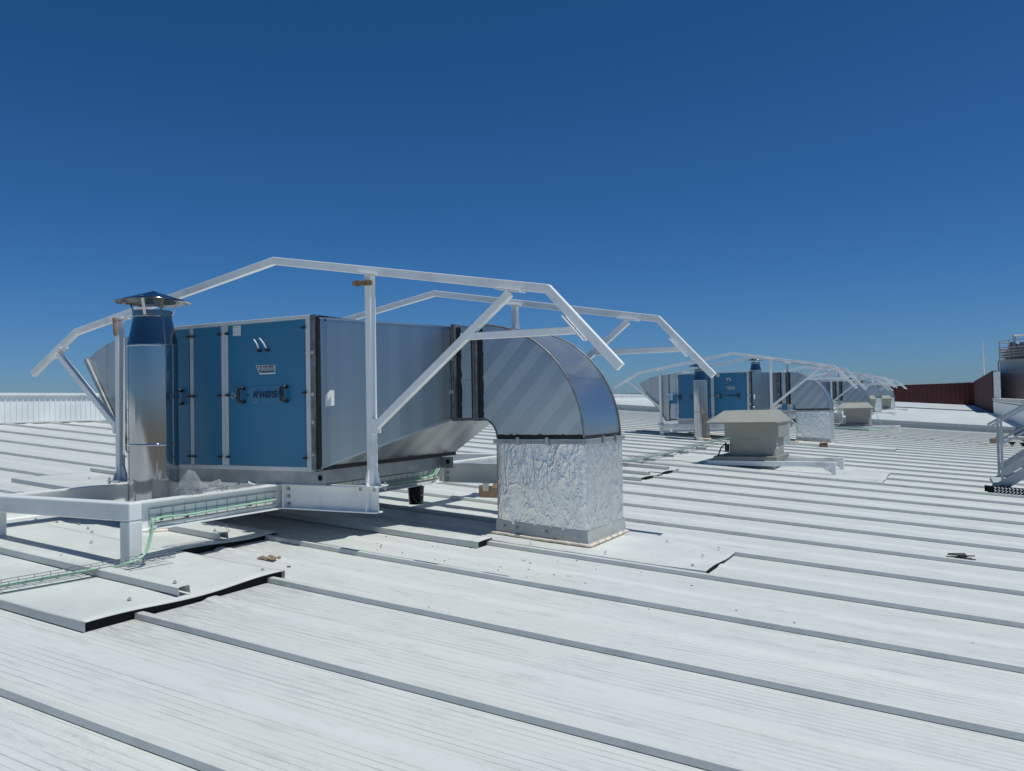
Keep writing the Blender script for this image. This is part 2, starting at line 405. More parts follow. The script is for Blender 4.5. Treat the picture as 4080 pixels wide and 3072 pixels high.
def sheet(name, x0, x1, y0, y1, h, ribs, label, group, screws, drop=.05, wav=.0045, lip=True, ripple=0, nx=60, ny=36, open_right=True):
    """thin coated sheet laid over the ribs, with folded box ribs along x"""
    t = thing(name, ((x0+x1)/2, (y0+y1)/2, zr((x0+x1)/2, (y0+y1)/2)), label, 'roof flashing', group)
    def hh(x, y):
        edge = max(0, 1-(x1-x)/.35)
        z = h+wav*noise.noise(Vector((x*1.3, y*1.7, 3)))+wav*1.6*edge*math.sin((y-y0)*6.2)
        z += wav*1.2*edge*math.sin((y-y0)*4.4+2)
        z -= ripple*max(0, 1-abs(x-x0)/1.1)*abs(math.sin((y)*26+noise.noise(Vector((x*3, y*2, 0)))*2))
        return z
    ys = sorted(set([y0+(y1-y0)*j/ny for j in range(ny+1)]))
    mb = MB(); v, f = grid(lambda a, b: (x0+(x1-x0)*a, y0+(y1-y0)*b, zr(x0+(x1-x0)*a, y0+(y1-y0)*b)+hh(x0+(x1-x0)*a, y0+(y1-y0)*b)), nx, ny)
    mb.add(v, f)
    for jy, yy in ((0, y0), (ny, y1)):             # folded edges
        if not lip: continue
        q = []
        for i in range(nx+1):
            x = x0+(x1-x0)*i/nx; q += [(x, yy, zr(x, yy)+hh(x, yy)), (x, yy, zr(x, yy)+.006)]
        MB().add(q, [(2*i, 2*i+2, 2*i+3, 2*i+1) for i in range(nx)]).build('edge_fold', M['flash'], t)
    o = mb.build('sheet', M['flash'], t, auto=40)
    sd = o.modifiers.new('thickness', 'SOLIDIFY'); sd.thickness = .0025; sd.offset = -1
    fl = MB(); nn = 40                              # black strip just inside the open end, standing in for the gap's shade
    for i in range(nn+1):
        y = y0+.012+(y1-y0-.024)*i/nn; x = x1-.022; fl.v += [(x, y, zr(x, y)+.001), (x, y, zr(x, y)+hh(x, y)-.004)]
    fl.f = [(2*i, 2*i+2, 2*i+3, 2*i+1) for i in range(nn)]; fl.build('gap_shade', M['rubber'], t)
    for (ry, rx1, rh) in ribs:                      # upstanding folded rib with an open end
        mb = MB(); q = []
        for i, x in enumerate((x0, rx1)):
            for dy, dz in ((0, .004), (-.004, rh), (.012, rh+.006), (.072, rh+.006), (.078, rh), (.085, .004)):
                q.append((x, ry+dy, zr(x, ry)+h+dz-(.0 if i else 0)))
        mb.add(q, [(j, j+1, j+7, j+6) for j in range(5)])
        r = mb.build('folded_rib', M['flash'], t); sd = r.modifiers.new('thickness', 'SOLIDIFY'); sd.thickness = .003; sd.offset = -1
    for (sx, sy, sh) in screws: screw(sx, sy, zr(sx, sy)+sh, t, .8)
    return t

GF = 'coated metal sheets patched over the ribbed roof'
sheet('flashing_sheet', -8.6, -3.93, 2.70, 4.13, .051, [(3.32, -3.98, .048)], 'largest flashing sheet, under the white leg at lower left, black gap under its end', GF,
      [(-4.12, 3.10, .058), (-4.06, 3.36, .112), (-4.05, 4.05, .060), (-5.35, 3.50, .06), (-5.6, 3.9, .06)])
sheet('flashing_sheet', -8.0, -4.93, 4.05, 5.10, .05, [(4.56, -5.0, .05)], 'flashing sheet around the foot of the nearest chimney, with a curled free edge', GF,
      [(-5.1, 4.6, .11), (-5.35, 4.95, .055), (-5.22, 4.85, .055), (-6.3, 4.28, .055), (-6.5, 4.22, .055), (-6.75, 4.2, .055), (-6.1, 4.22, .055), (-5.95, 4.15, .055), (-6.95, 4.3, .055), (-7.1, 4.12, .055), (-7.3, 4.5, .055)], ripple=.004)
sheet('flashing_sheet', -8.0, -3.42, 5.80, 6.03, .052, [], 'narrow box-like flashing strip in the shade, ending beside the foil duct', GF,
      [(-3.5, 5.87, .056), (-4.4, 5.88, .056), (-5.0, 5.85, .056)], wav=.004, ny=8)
sheet('flashing_sheet', -3.60, -1.62, 6.04, 7.02, .038, [], 'flashing sheet stretching right from the foot of the near foil duct, rippled at one end', GF,
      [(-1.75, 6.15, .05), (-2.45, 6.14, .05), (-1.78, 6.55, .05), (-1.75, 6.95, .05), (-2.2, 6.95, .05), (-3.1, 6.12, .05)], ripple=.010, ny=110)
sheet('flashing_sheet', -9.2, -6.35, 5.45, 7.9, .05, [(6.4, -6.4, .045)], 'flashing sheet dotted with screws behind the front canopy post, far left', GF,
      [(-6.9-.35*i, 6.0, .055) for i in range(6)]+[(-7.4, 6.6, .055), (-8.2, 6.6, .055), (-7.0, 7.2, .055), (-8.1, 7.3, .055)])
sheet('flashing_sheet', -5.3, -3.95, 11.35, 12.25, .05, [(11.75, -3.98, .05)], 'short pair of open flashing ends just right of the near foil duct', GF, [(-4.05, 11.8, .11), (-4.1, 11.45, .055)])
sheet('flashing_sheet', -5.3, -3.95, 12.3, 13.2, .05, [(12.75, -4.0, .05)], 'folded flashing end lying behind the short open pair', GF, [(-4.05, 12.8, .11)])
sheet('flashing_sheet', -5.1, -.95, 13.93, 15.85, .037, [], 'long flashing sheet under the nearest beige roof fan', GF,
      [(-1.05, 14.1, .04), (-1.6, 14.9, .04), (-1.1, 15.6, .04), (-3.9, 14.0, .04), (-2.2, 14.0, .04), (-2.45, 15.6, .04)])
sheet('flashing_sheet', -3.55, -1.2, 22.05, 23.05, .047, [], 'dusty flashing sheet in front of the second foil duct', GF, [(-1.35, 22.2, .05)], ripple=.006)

# ------------------------------------------------------------------ air handling unit with its intake hood
GA = 'row of blue air handling units'
AX0, AX1, AY0, AY1, AZ0, AZ1 = -6.38, -4.46, 5.0, 7.0, -.49, .755
def text_mesh(name, body, mat, parent, x, z, size, y, shear=0, w=None, off=0.0):
    cu = bpy.data.curves.new(name, 'FONT'); cu.body = body; cu.size = size; cu.shear = shear; cu.extrude = .0006; cu.offset = off
    tmp = bpy.data.objects.new('t', cu); C.objects.link(tmp)
    me = bpy.data.meshes.new_from_object(tmp.evaluated_get(bpy.context.evaluated_depsgraph_get()))
    bpy.data.objects.remove(tmp)
    xs = [v.co.x for v in me.vertices]; k = (w/(max(xs)-min(xs))) if w else 1; m0 = min(xs)
    for v in me.vertices: v.co = Vector(((v.co.x-m0)*k, -v.co.z, v.co.y))
    me.materials.clear(); me.materials.append(mat)
    o = bpy.data.objects.new(name, me); C.objects.link(o); o.parent = parent
    o.location = Vector((x, y, z))-parent.location; return o

def ahu():
    t = thing('air_handling_unit', ((AX0+AX1)/2, (AY0+AY1)/2, AZ0-.11), 'nearest and largest blue air handling unit, behind the front chimney', 'air handling unit', GA)
    mb = MB(); mb.box(AX0+.03, AX1-.03, AY0+.02, AY1-.01, AZ0+.03, AZ1-.006)
    mb.build('casing', M['alu'], t)
    mb = MB()                                       # aluminium profile frame
    mb.box(AX0, AX1, AY0, AY0+.05, AZ0, AZ0+.035); mb.box(AX0, AX1, AY0, AY0+.05, AZ1-.032, AZ1)
    for a, b in ((AX0, AX0+.05), (-5.832, -5.784), (-5.451, -5.411), (-5.408, -5.368), (AX1-.055, AX1)): mb.box(a, b, AY0+.0005, AY0+.05, AZ0+.036, AZ1-.033)
    mb.box(AX1-.05, AX1, AY0+.051, AY1, AZ1-.032, AZ1); mb.box(AX1-.05, AX1, AY1-.05, AY1, AZ0, AZ1-.033)
    mb.box(AX0, AX0+.05, AY0+.051, AY1, AZ1-.032, AZ1); mb.box(AX0, AX0+.05, AY1-.05, AY1, AZ0, AZ1-.033)
    mb.box(AX0+.052, AX1-.052, AY1-.04, AY1, AZ1-.033, AZ1)
    mb.build('frame', M['alu'], t, bevel=.003)
    for a, b in ((AX0+.053, -5.835), (-5.781, -5.454), (-5.365, -4.518)):
        d = MB().box(a, b, AY0-.004, AY0+.03, AZ0+.038, AZ1-.036).build('door_panel', M['blue'], t, bevel=.002)
        hs = {-5.835: (-6.27, -5.945), -5.454: (), -4.518: (-5.2, -4.728)}[b]
        for hx in hs:
            h = MB(); pts = [(hx+.022, AY0-.004, .185), (hx+.022, AY0-.035, .188), (hx, AY0-.05, .175), (hx-.002, AY0-.052, .13), (hx, AY0-.05, .085), (hx+.022, AY0-.035, .072), (hx+.022, AY0-.004, .075)]
            h.tube(pts, .0145, 8).build('door_handle', M['black'], d, smooth=True)
        for lx in (a, b):
            for lz in (.652, .134, -.384):
                l = MB(); l.cyl((lx, AY0-.005, lz), (lx, AY0-.022, lz), .012, 10)
                sx = 1 if lx == b else -1
                l.bar((lx-.018, AY0-.02, lz), (lx+.022, AY0-.02, lz), .016, .018)
                l.build('latch', M['black'], d, bevel=.004)
    y = AY0-.0045
    MB().box(-5.303, -5.215, y-.0015, y, .63, .714).build('rating_plate', M['white'], t)
    text_mesh('plate_print', '------ -- -\n---    ---\n- - - - - -', M['blued'], t, -5.296, .695, .022, y-.002, w=.07)
    MB().box(-5.15, -4.700, y-.0022, y, .054, .20).build('name_plate', M['bluel'], t, bevel=.001)
    mb = MB(); mb.cyl((-5.072, y-.002, .13), (-5.072, y-.009, .13), .070, 40, .062).build('name_plate_disc', M['bluel'], t, auto=30)
    mb = MB(); mb.cyl((-5.129, y-.002, .131), (-5.129, y-.012, .131), .009, 14).build('lock', M['black'], t)
    # block letters
    L = {'R': [((0, 0), (0, 1)), ((0, 1), (1, 1)), ((1, 1), (1, .5)), ((1, .5), (0, .5)), ((.45, .5), (1, 0))],
         'H': [((0, 0), (0, 1)), ((1, 0), (1, 1)), ((0, .5), (1, .5))],
         'O': [((0, 0), (0, 1)), ((0, 1), (1, 1)), ((1, 1), (1, 0)), ((1, 0), (0, 0))],
         'S': [((1, 1), (0, 1)), ((0, 1), (0, .5)), ((0, .5), (1, .5)), ((1, .5), (1, 0)), ((1, 0), (0, 0))]}
    mb = MB(); yy = y-.0105
    for i, ch in enumerate('RHOSS'):
        ox = -5.064+i*.068; oz = .110; ww, hh = .035, .042
        for k, (p, q) in enumerate(L[ch]):
            P_ = Vector((ox+p[0]*ww+p[1]*.010, yy-k*.0002, oz+p[1]*hh)); Q = Vector((ox+q[0]*ww+q[1]*.010, yy-k*.0002, oz+q[1]*hh))
            e = (Q-P_).normalized()*.004; mb.bar(P_-e, Q+e,   .0015, .0118, upv=(e.cross(Vector((0, 1, 0)))))
    mb.build('brand_lettering', M['blued'], t)
    # warning decals
    mb = MB(); mb.box(-5.337, -5.283, y-.001, y, .072, .187); mb.build('warning_decal', M['bluel'], t)
    mb = MB(); mb.cyl((-5.308, y-.001, .128), (-5.308, y-.0022, .128), .026, 24); mb.build('fan_symbol', M['bluebox'], t)
    mb = MB()
    for k in range(3):
        a = k*2.094+.5; b = a+.95; c = Vector((-5.308, y-.0035, .128))
        mb.add([c+Vector((math.cos(t_)*.022, 0, math.sin(t_)*.022)) for t_ in (a, (a+b)/2, b)]+[c], [(0, 1, 2, 3)])
    mb.cyl((-5.308, y-.002, .128), (-5.308, y-.004, .128), .006, 12); mb.build('fan_symbol', M['blued'], t)
    for px, pz, m in ((-5.268, .176, 'amber'), (-5.243, .178, 'amber'), (-5.268, .139, 'amber')):
        mb = MB(); mb.add([(px-.010, y-.002, pz-.009), (px+.010, y-.002, pz-.009), (px, y-.002, pz+.010)], [(0, 1, 2)]); mb.build('warning_decal', M[m], t)
    for px, pz in ((-5.243, .143), (-5.266, .107), (-5.243, .109)):
        MB().cyl((px, y-.001, pz), (px, y-.0025, pz), .011, 16).build('warning_decal', M['blued' if pz < .12 and px < -5.25 else 'white'], t)
    # certificate sticker
    e = MB(); e.add([(-5.047, y-.001, .372), (-4.832, y-.001, .370), (-4.832, y-.001, .296), (-5.004, y-.001, .296)], [(0, 1, 2, 3)])
    st = e.build('certificate_sticker', M['white'], t)
    e = MB(); e.add([(-5.037, y-.002, .366), (-4.975, y-.002, .366), (-5.001, y-.002, .305)], [(0, 1, 2)]); e.build('sticker_print', M['teal'], t)
    e = MB(); e.cyl((-5.006, y-.0022, .348), (-5.006, y-.0035, .348), .014, 20); e.build('sticker_print', M['white'], t)
    e = MB(); e.cyl((-5.006, y-.0036, .348), (-5.006, y-.0042, .348), .008, 20); e.build('sticker_print', M['teal'], t)
    MB().box(-4.99, -4.838, y-.0025, y-.001, .309, .324).build('sticker_print', M['teal'], t)
    text_mesh('sticker_text', 'EUROVENT', M['blued'], t, -4.968, .354, .017, y-.0025, w=.128, off=.0006)
    text_mesh('sticker_text', 'CERTIFIED', M['blued'], t, -4.975, .341, .015, y-.0025, w=.135)
    text_mesh('sticker_text', 'PERFORMANCE', M['blued'], t, -4.982, .328, .014, y-.0025, w=.142)
    for a, b in (((-5.030, .585), (-4.990, .497)), ((-4.968, .592), (-4.905, .497))):
        mb = MB(); mid = ((a[0]+b[0])/2+.006, y-.03, (a[1]+b[1])/2+.006)
        mb.tube([(a[0], y-.035, a[1]), mid, (b[0], y-.022, b[1]+.006)], .0055, 8).build('sampling_tube', M['white'], t, smooth=True)
        MB().cyl((b[0], y, b[1]-.004), (b[0], y-.03, b[1]-.004), .013, 12).build('tube_nozzle', M['black'], t)
    # base rails with lifting holes
    for ry in (AY0+.03, AY1-.10):
        rl = MB(); rl.box(AX0+.02, AX1+.115, ry, ry+.006, AZ0-.11, AZ0-.003); rl.box(AX0+.02, AX1+.115, ry+.007, ry+.06, AZ0-.11, AZ0-.104)
        rl.box(AX0+.02, AX1-.05, ry+.007, ry+.06, AZ0-.012, AZ0-.003); rail = rl.build('base_rail', M['rail'], t)
        MB().cyl((AX1+.055, ry-.0015, AZ0-.05), (AX1+.055, ry+.004, AZ0-.05), .024, 20).build('lifting_hole', M['rubber'], rail)
    MB().box(AX0+.03, AX0+.08, AY0+.1, AY1-.11, AZ0-.11, AZ0-.003).build('cross_rail', M['rail'], t); MB().box(AX1-.06, AX1-.01, AY0+.1, AY1-.11, AZ0-.11, AZ0-.003).build('cross_rail', M['rail'], t)
    # flexible connector and intake hood on the left
    mb = MB(); mb.box(AX0-.22, AX0-.002, AY0+.12, AY1-.12, AZ0+.02, AZ1-.02); mb.build('connector', M['galv'], t)
    mb = MB(); mb.box(AX0-.25, AX0-.222, AY0+.11, AY1-.06, AZ0-.005, AZ1-.005); mb.box(AX0-.03, AX0-.003, AY0+.06, AY0+.118, AZ0+.002, AZ1-.003); mb.build('connector_flange', M['flange'], t)
    x0 = AX0-.252; pts = [(x0, AZ1-.02)]
    for k in range(1, 13):
        a = k/12; pts.append((x0-.80*math.sin(a*1.15)/math.sin(1.15), AZ1-.02-.205*(1-math.cos(a*1.15))/(1-math.cos(1.15))))
    pts += [(x0-.08, AZ0-.02), (x0, AZ0)]
    mb = MB(); n = len(pts); q0 = [(x, AY0+.16, z) for x, z in pts]; q1 = [(x, AY1-.16, z) for x, z in pts]
    mb.add(q0+q1, [tuple(range(n)), tuple(range(n, 2*n))]+[(i, i+1, n+i+1, n+i) for i in range(12)]+[(n-2, n-1, 2*n-1, 2*n-2)])
    mb.build('intake_hood', M['hood'], t, auto=30)
    p, q = Vector(pts[12]+(0,)), Vector(pts[13]+(0,)); mb = MB()
    for yy in (AY0+.145, AY1-.145): mb.bar((pts[12][0]-.02, yy, pts[12][1]), (pts[13][0]-.015, yy, pts[13][1]), .03, .035)
    for px in (12, 13): mb.bar((pts[px][0]-.015, AY0+.145, pts[px][1]), (pts[px][0]-.015, AY1-.145, pts[px][1]), .03, .03)
    mb.build('hood_rim', M['rail'], t)
    return t
ahu1 = ahu()

# ------------------------------------------------------------------ supply duct: transition, collar, elbow, foil riser
GD = 'galvanised ducts dropping into the roof'
DY0, DY1 = 6.33, 7.18; DX = -3.70; DZ1, DZ0 = .72, -.10; RX0, RX1 = -3.52, -2.69
def duct():
    t = thing('supply_duct', ((RX0+RX1)/2, (DY0+DY1)/2, zr((RX0+RX1)/2, DY0)), 'nearest bent metal duct with a crumpled foil riser, largest of the row', 'air duct', GD)
    # flange at the unit
    xa, xb = AX1+.002, AX1+.095
    mb = MB()
    for y0, y1, z0, z1 in ((AY0-.008, AY0+.07, AZ0+.01, AZ1-.004), (AY1-.07, AY1+.008, AZ0+.01, AZ1-.004), (AY0+.071, AY1-.071, AZ1-.06, AZ1-.004), (AY0+.071, AY1-.071, AZ0+.01, AZ0+.06)):
        mb.box(xa, xa+.045, y0, y1, z0, z1)
    mb.build('inlet_flange', M['flange'], t)
    mb = MB(); mb.box(xa+.046, xb-.016, AY0+.004, AY0+.06, AZ0+.02, AZ1-.02); mb.box(xa+.046, xb, AY0+.061, AY1-.004, AZ1-.05, AZ1-.012); mb.box(xa+.046, xb, AY0+.061, AY1-.004, AZ0+.012, AZ0+.05)
    mb = wobble(mb, .004, 9); mb.build('sealant', M['seal'], t)
    for z in (.45, .12, -.1, -.35): screw(xa+.022, AY0-.009, z, t, 1.0, R(90))
    A = [(xb-.02, AY0+.02, AZ0+.03), (xb-.02, AY1-.02, AZ0+.03), (xb-.02, AY1-.02, AZ1-.035), (xb-.02, AY0+.02, AZ1-.035)]
    B = [(-3.965, DY0, DZ0), (-3.965, DY1, DZ0), (-3.965, DY1, DZ1), (-3.965, DY0, DZ1)]
    mb = MB(); mb.add([A[0], A[3], B[3], B[0]], [(0, 1, 2, 3)]); mb.add([A[1], A[2], B[2], B[1]], [(0, 1, 2, 3)]); mb.add([A[3], A[2], B[2], B[3]], [(0, 1, 2, 3)])
    tr = mb.build('transition', M['galvv'], t)
    mb = MB(); mb.add([A[0], A[1], B[1], B[0]], [(0, 1, 2, 3)]); mb.build('transition_underside', M['galvu'], t)
    for a_, b_, o_ in ((A[3], B[3], (0, -.003, .004)), (A[0], B[0], (0, -.003, -.003)), (A[2], B[2], (0, 0, 0))):
        MB().bar(Vector(a_)+Vector(o_), Vector(b_)+Vector(o_), .012, .013).build('folded_seam', M['galv'], t)
    mb = MB(); mb.box(xb-.01, xb+.02, AY0+.01, AY0+.018, -.01, .09); mb = MB()
    a, b = Vector(A[0]), Vector(B[0]); d = (b-a); nrm = Vector((d.y, -d.x, 0)).normalized()
    c = Vector((A[0][0], A[0][1], 0))+Vector((d.x, d.y, 0))*.03; e = Vector((d.x, d.y, 0)).normalized()*.085
    mb.add([c+nrm*.003+Vector((0, 0, .02)), c+e+nrm*.003+Vector((0, 0, .03)), c+e+nrm*.003+Vector((0, 0, .15)), c+e*.6+nrm*.003+Vector((0, 0, .155)), c+nrm*.003+Vector((0, 0, .11))], [(0, 1, 2, 3, 4)])
    mb.build('paper_label', M['white'], t)
    # collar with two flanges
    mb = MB(); mb.box(-3.93, DX-.03, DY0, DY1, DZ0, DZ1); mb.build('collar', M['galv'], t)
    for fx, wd in ((-3.968, .018), (-3.945, .014), (DX-.045, .016), (DX-.022, .018)):
        mb = MB()
        for y0, y1, z0, z1 in ((DY0-.028, DY0-.001, DZ0-.028, DZ1+.028), (DY1+.001, DY1+.028, DZ0-.028, DZ1+.028), (DY0, DY1, DZ1+.001, DZ1+.028), (DY0, DY1, DZ0-.028, DZ0-.001)):
            mb.box(fx, fx+wd, y0, y1, z0, z1)
        mb.build('duct_flange', M['flange'], t)
    for sx, sw in ((-3.925, .045), (DX-.075, .03), (DX-.003, .05)):
        mb = MB(); n = 26; q = []
        for i in range(n+1):
            z = DZ0+(DZ1-DZ0)*i/n; q += [(sx, DY0-.004, z), (sx+sw+.014*noise.noise(Vector((sx*9, i*.7, 0))), DY0-.004, z)]
        mb.add(q, [(2*i, 2*i+1, 2*i+3, 2*i+2) for i in range(n)]); s = mb.build('sealant', M['seal'], t); s.modifiers.new('t', 'SOLIDIFY').thickness = .003
    for z in (.42, .12): MB().box(-3.99, -3.94, DY0-.045, DY0-.0285, z, z+.03).build('clamp', M['zinc'], t)
    # elbow
    cx, cz, ro, ri, n = DX, DZ1-1.0, 1.0, .18, 40
    for yy, nm in ((DY0, 'elbow_side'), (DY1, 'elbow_side')):
        mb = MB(); q = []
        for i in range(n+1):
            a = math.pi/2*i/n; q += [(cx+ro*math.sin(a), yy, cz+ro*math.cos(a)), (cx+ri*math.sin(a), yy, cz+ri*math.cos(a))]
        mb.add(q, [(2*i, 2*i+2, 2*i+3, 2*i+1) for i in range(n)]); mb.build(nm, M['galvd'], t)
    for rr, nm in ((ro, 'elbow_back'), (ri, 'elbow_throat')):
        mb = MB(); q = []
        for i in range(n+1):
            a = math.pi/2*i/n; q += [(cx+rr*math.sin(a), DY0, cz+rr*math.cos(a)), (cx+rr*math.sin(a), DY1, cz+rr*math.cos(a))]
        mb.add(q, [(2*i, 2*i+2, 2*i+3, 2*i+1) for i in range(n)]); mb.build(nm, M['galv'], t, smooth=True)
    for yy in (DY0-.004, DY1+.004):
        mb = MB(); mb.tube([(cx+(ro+.004)*math.sin(math.pi/2*i/n), yy, cz+(ro+.004)*math.cos(math.pi/2*i/n)) for i in range(n+1)], .009, 6)
        mb.tube([(cx+(ri-.002)*math.sin(math.pi/2*i/n), yy, cz+(ri-.002)*math.cos(math.pi/2*i/n)) for i in range(n+1)], .006, 6)
        mb.build('elbow_seam', M['flange'], t, smooth=True)
    # flange above the riser
    mb = MB()
    for z0, z1 in ((cz-.045, cz-.028), (cz-.026, cz-.009)):
        mb.box(RX0-.028, RX1+.028, DY0-.028, DY0-.001, z0, z1); mb.box(RX0-.028, RX1+.028, DY1+.001, DY1+.028, z0, z1)
        mb.box(RX0-.028, RX0-.001, DY0, DY1, z0, z1); mb.box(RX1+.001, RX1+.028, DY0, DY1, z0, z1)
    mb.build('duct_flange', M['rail'], t)
    mb = MB(); q = []
    for i in range(31):
        x = RX0+(RX1-RX0)*i/30; q += [(x, DY0-.004, cz-.008), (x, DY0-.004, cz+.030+.012*noise.noise(Vector((i*.9, 0, 5))))]
    mb.add(q, [(2*i, 2*i+2, 2*i+3, 2*i+1) for i in range(30)])
    q = []
    for i in range(31):
        y = DY0+(DY1-DY0)*i/30; q += [(RX1+.004, y, cz-.008), (RX1+.004, y, cz+.018+.008*noise.noise(Vector((i*.9, 3, 5))))]
    mb.add(q, [(2*i, 2*i+2, 2*i+3, 2*i+1) for i in range(30)])
    mb.build('sealant', M['seal'], t).modifiers.new('t', 'SOLIDIFY').thickness = .003
    for x in (-3.30, -3.02): MB().box(x-.014, x+.014, DY0-.052, DY0-.029, cz-.06, cz+.008).build('clamp', M['zinc'], t, bevel=.004)
    for y in (6.65, 6.95): MB().box(RX1+.029, RX1+.05, y-.012, y+.012, cz-.06, cz+.006).build('clamp', M['zinc'], t, bevel=.004)
    # foil wrapped riser: one skin round the four sides
    per = [(RX0, DY0), (RX1, DY0), (RX1, DY1), (RX0, DY1)]; S = 44; NV = 60; mb = MB(); ring = []
    for k in range(4):
        a, b = per[k], per[(k+1) % 4]; nn = Vector((b[1]-a[1], a[0]-b[0])).normalized()
        for i in range(S): ring.append((a[0]+(b[0]-a[0])*i/S, a[1]+(b[1]-a[1])*i/S, nn.x, nn.y, i/S))
    m = len(ring); cxr, cyr = (RX0+RX1)/2, (DY0+DY1)/2
    for j in range(NV+1):
        for (x, y, nx, ny, s) in ring:
            zb = zr(x, DY0)+.115+.012*noise.noise(Vector((x*9, y*9, 1))); z = zb+(cz-.048-zb)*j/NV
            p = Vector((x, y, z)); a = noise.noise(Vector((x*5, y*5, z*2.4)))
            r1 = 1-abs(noise.noise(Vector((x*7+2, y*7, z*4)))*2.6); r2 = 1-abs(noise.noise(Vector((x*16, y*16, z*7+4)))*2.4)
            vt = max(0, 1-abs(noise.noise(Vector((x*9+7, y*9, z*.9)))*5))
            dd = .0025*a+.0035*max(0, r1)**8+.0012*max(0, r2)**6+.006*vt**4+.012
            if s < .03: nv = Vector((x-cxr, y-cyr, 0)).normalized(); dd = .010
            else: nv = Vector((nx, ny, 0))
            mb.v.append(tuple(p+nv*dd))
    for j in range(NV):
        for i in range(m): mb.f.append((j*m+i, j*m+(i+1) % m, (j+1)*m+(i+1) % m, (j+1)*m+i))
    mb.build('foil_riser', M['foil'], t, smooth=True)
    # curb
    mb = MB(); q = []
    e0, e1 = .016, .022
    for e, h in ((e0, .135), (e1, .03), (e1+.03, .02)):
        for x, y in ((RX0-e, DY0-e), (RX1+e, DY0-e), (RX1+e, DY1+e), (RX0-e, DY1+e)): q.append((x, y, zr(x, DY0)+h+.03))
    mb.add(q, [(k*4+i, k*4+(i+1) % 4, (k+1)*4+(i+1) % 4, (k+1)*4+i) for k in range(2) for i in range(4)]); cb = mb.build('curb', M['curb'], t, auto=20)
    for x in (-3.45, -3.33, -3.05, -2.74): screw(x, DY0-.025, zr(x, DY0)+.115, cb, .8, R(75))
    for y in (6.45, 6.6, 6.75, 6.9, 7.05): screw(RX1+.055, y, zr(RX1, y)+.055, cb, 1)
    mb = MB(); q = []; per2 = []
    for k, (a, b) in enumerate((((RX0-.05, DY0-.05), (RX1+.05, DY0-.05)), ((RX1+.05, DY0-.05), (RX1+.05, DY1+.03)))):
        for i in range(24): per2.append((a[0]+(b[0]-a[0])*i/24, a[1]+(b[1]-a[1])*i/24))
    pt = [(x+.006*noise.noise(Vector((x*20, y*20, 0))), y+.006*noise.noise(Vector((x*20, y*20, 4))), zr(x, y)+.050+.004*noise.noise(Vector((x*30, y*30, 9)))) for x, y in per2]
    mb.tube(pt, .013, 6); mb.build('sealant_bead', M['foam'], t, smooth=True)
    return t
duct1 = duct()

# ------------------------------------------------------------------ steel support frame
GS = 'white steel support frames under the units'
XR, XL = -4.85, -6.60; ZT = -.60
def bolts(parent, x, y, zs, face='y', s=.9):
    for z in zs:
        mb = MB(); d = Vector((0, -1, 0)) if face == 'y' else Vector((1, 0, 0)); p = Vector((x, y, z))
        mb.cyl(p, p+d*.003, .018*s, 14); mb.cyl(p+d*.003, p+d*.015, .012*s, 6); mb.build('bolt', M['zinc'], parent)
def support(yp, label, portal_w, near_ext=True, lleg=None):
    t = thing('support_frame', ((XR+XL)/2, 6.2, zr(-5.7, 6.2)), label, 'steel frame', GS)
    y1, y2 = 5.07, 7.47; ye = 9.0
    ya = yp+.10
    MB().ibeam((XR, ya, ZT), (XR, ye, ZT)).build('main_beam', M['steel'], t)
    MB().ibeam((XL, ya, ZT-.03), (XL, ye, ZT-.03)).build('main_beam', M['steel'], t)
    for yy in (y1, y2):
        MB().ibeam((XL+.005, yy, ZT-.001), (XR-.005, yy, ZT-.001)).build('cross_beam', M['steel'], t)
        st = MB().ibeam((XR+.055, yy, ZT+.001), (-3.865, yy, ZT+.001)); st.box(XR+.051, XR+.060, yy-.05, yy+.05, ZT-.202, ZT+.003)
        st.box(-3.955, -3.945, yy-.048, yy+.048, ZT-.19, ZT-.01)
        s = st.build('stub_beam', M['steel'], t); bolts(s, XR+.085, yy-.006, (ZT-.04, ZT-.10, ZT-.16))
        st = MB().ibeam((XL-.055, yy, ZT-.029), (-6.95, yy, ZT-.029)); s = st.build('stub_beam', M['steel'], t)
    for yy in ((yp, ) if near_ext else (yp,)):
        x0, x1 = portal_w
        MB().box(x0, x1, yy, yy+.1, ZT-.118, ZT+.004).build('portal_beam', M['steelg'], t, bevel=.010)
        for lx in (lleg or x0, x1-.1):
            MB().slab(lx, lx+.1, yy+.0005, yy+.0995, .03, .035).build('leg_plate', M['flash2'], t)
            b = MB(); zb = zr(lx+.05, yy)+.036; b.box(lx+.0005, lx+.0995, yy+.001, yy+.099, zb, ZT-.1185); b.build('leg', M['steelg'], t, bevel=.008)
    x0, x1 = (-6.65, -4.80)
    MB().box(x0, x1, ye, ye+.1, ZT-.118, ZT+.004).build('portal_beam', M['steelg'], t, bevel=.010)
    for lx in (x0, x1-.1):
        b = MB(); b.box(lx+.0005, lx+.0995, ye+.001, ye+.099, zr(lx+.05, ye), ZT-.1185); b.build('leg', M['steelg'], t, bevel=.008)
    return t
sup1 = support(3.60, 'nearest white steel support frame, carrying the cable tray past the front chimney', (-6.75, -4.78), lleg=-6.40)
MB().box(-4.815, -4.812, 3.63, 3.68, zr(-4.8, 3.6)+.14, zr(-4.8, 3.6)+.16)

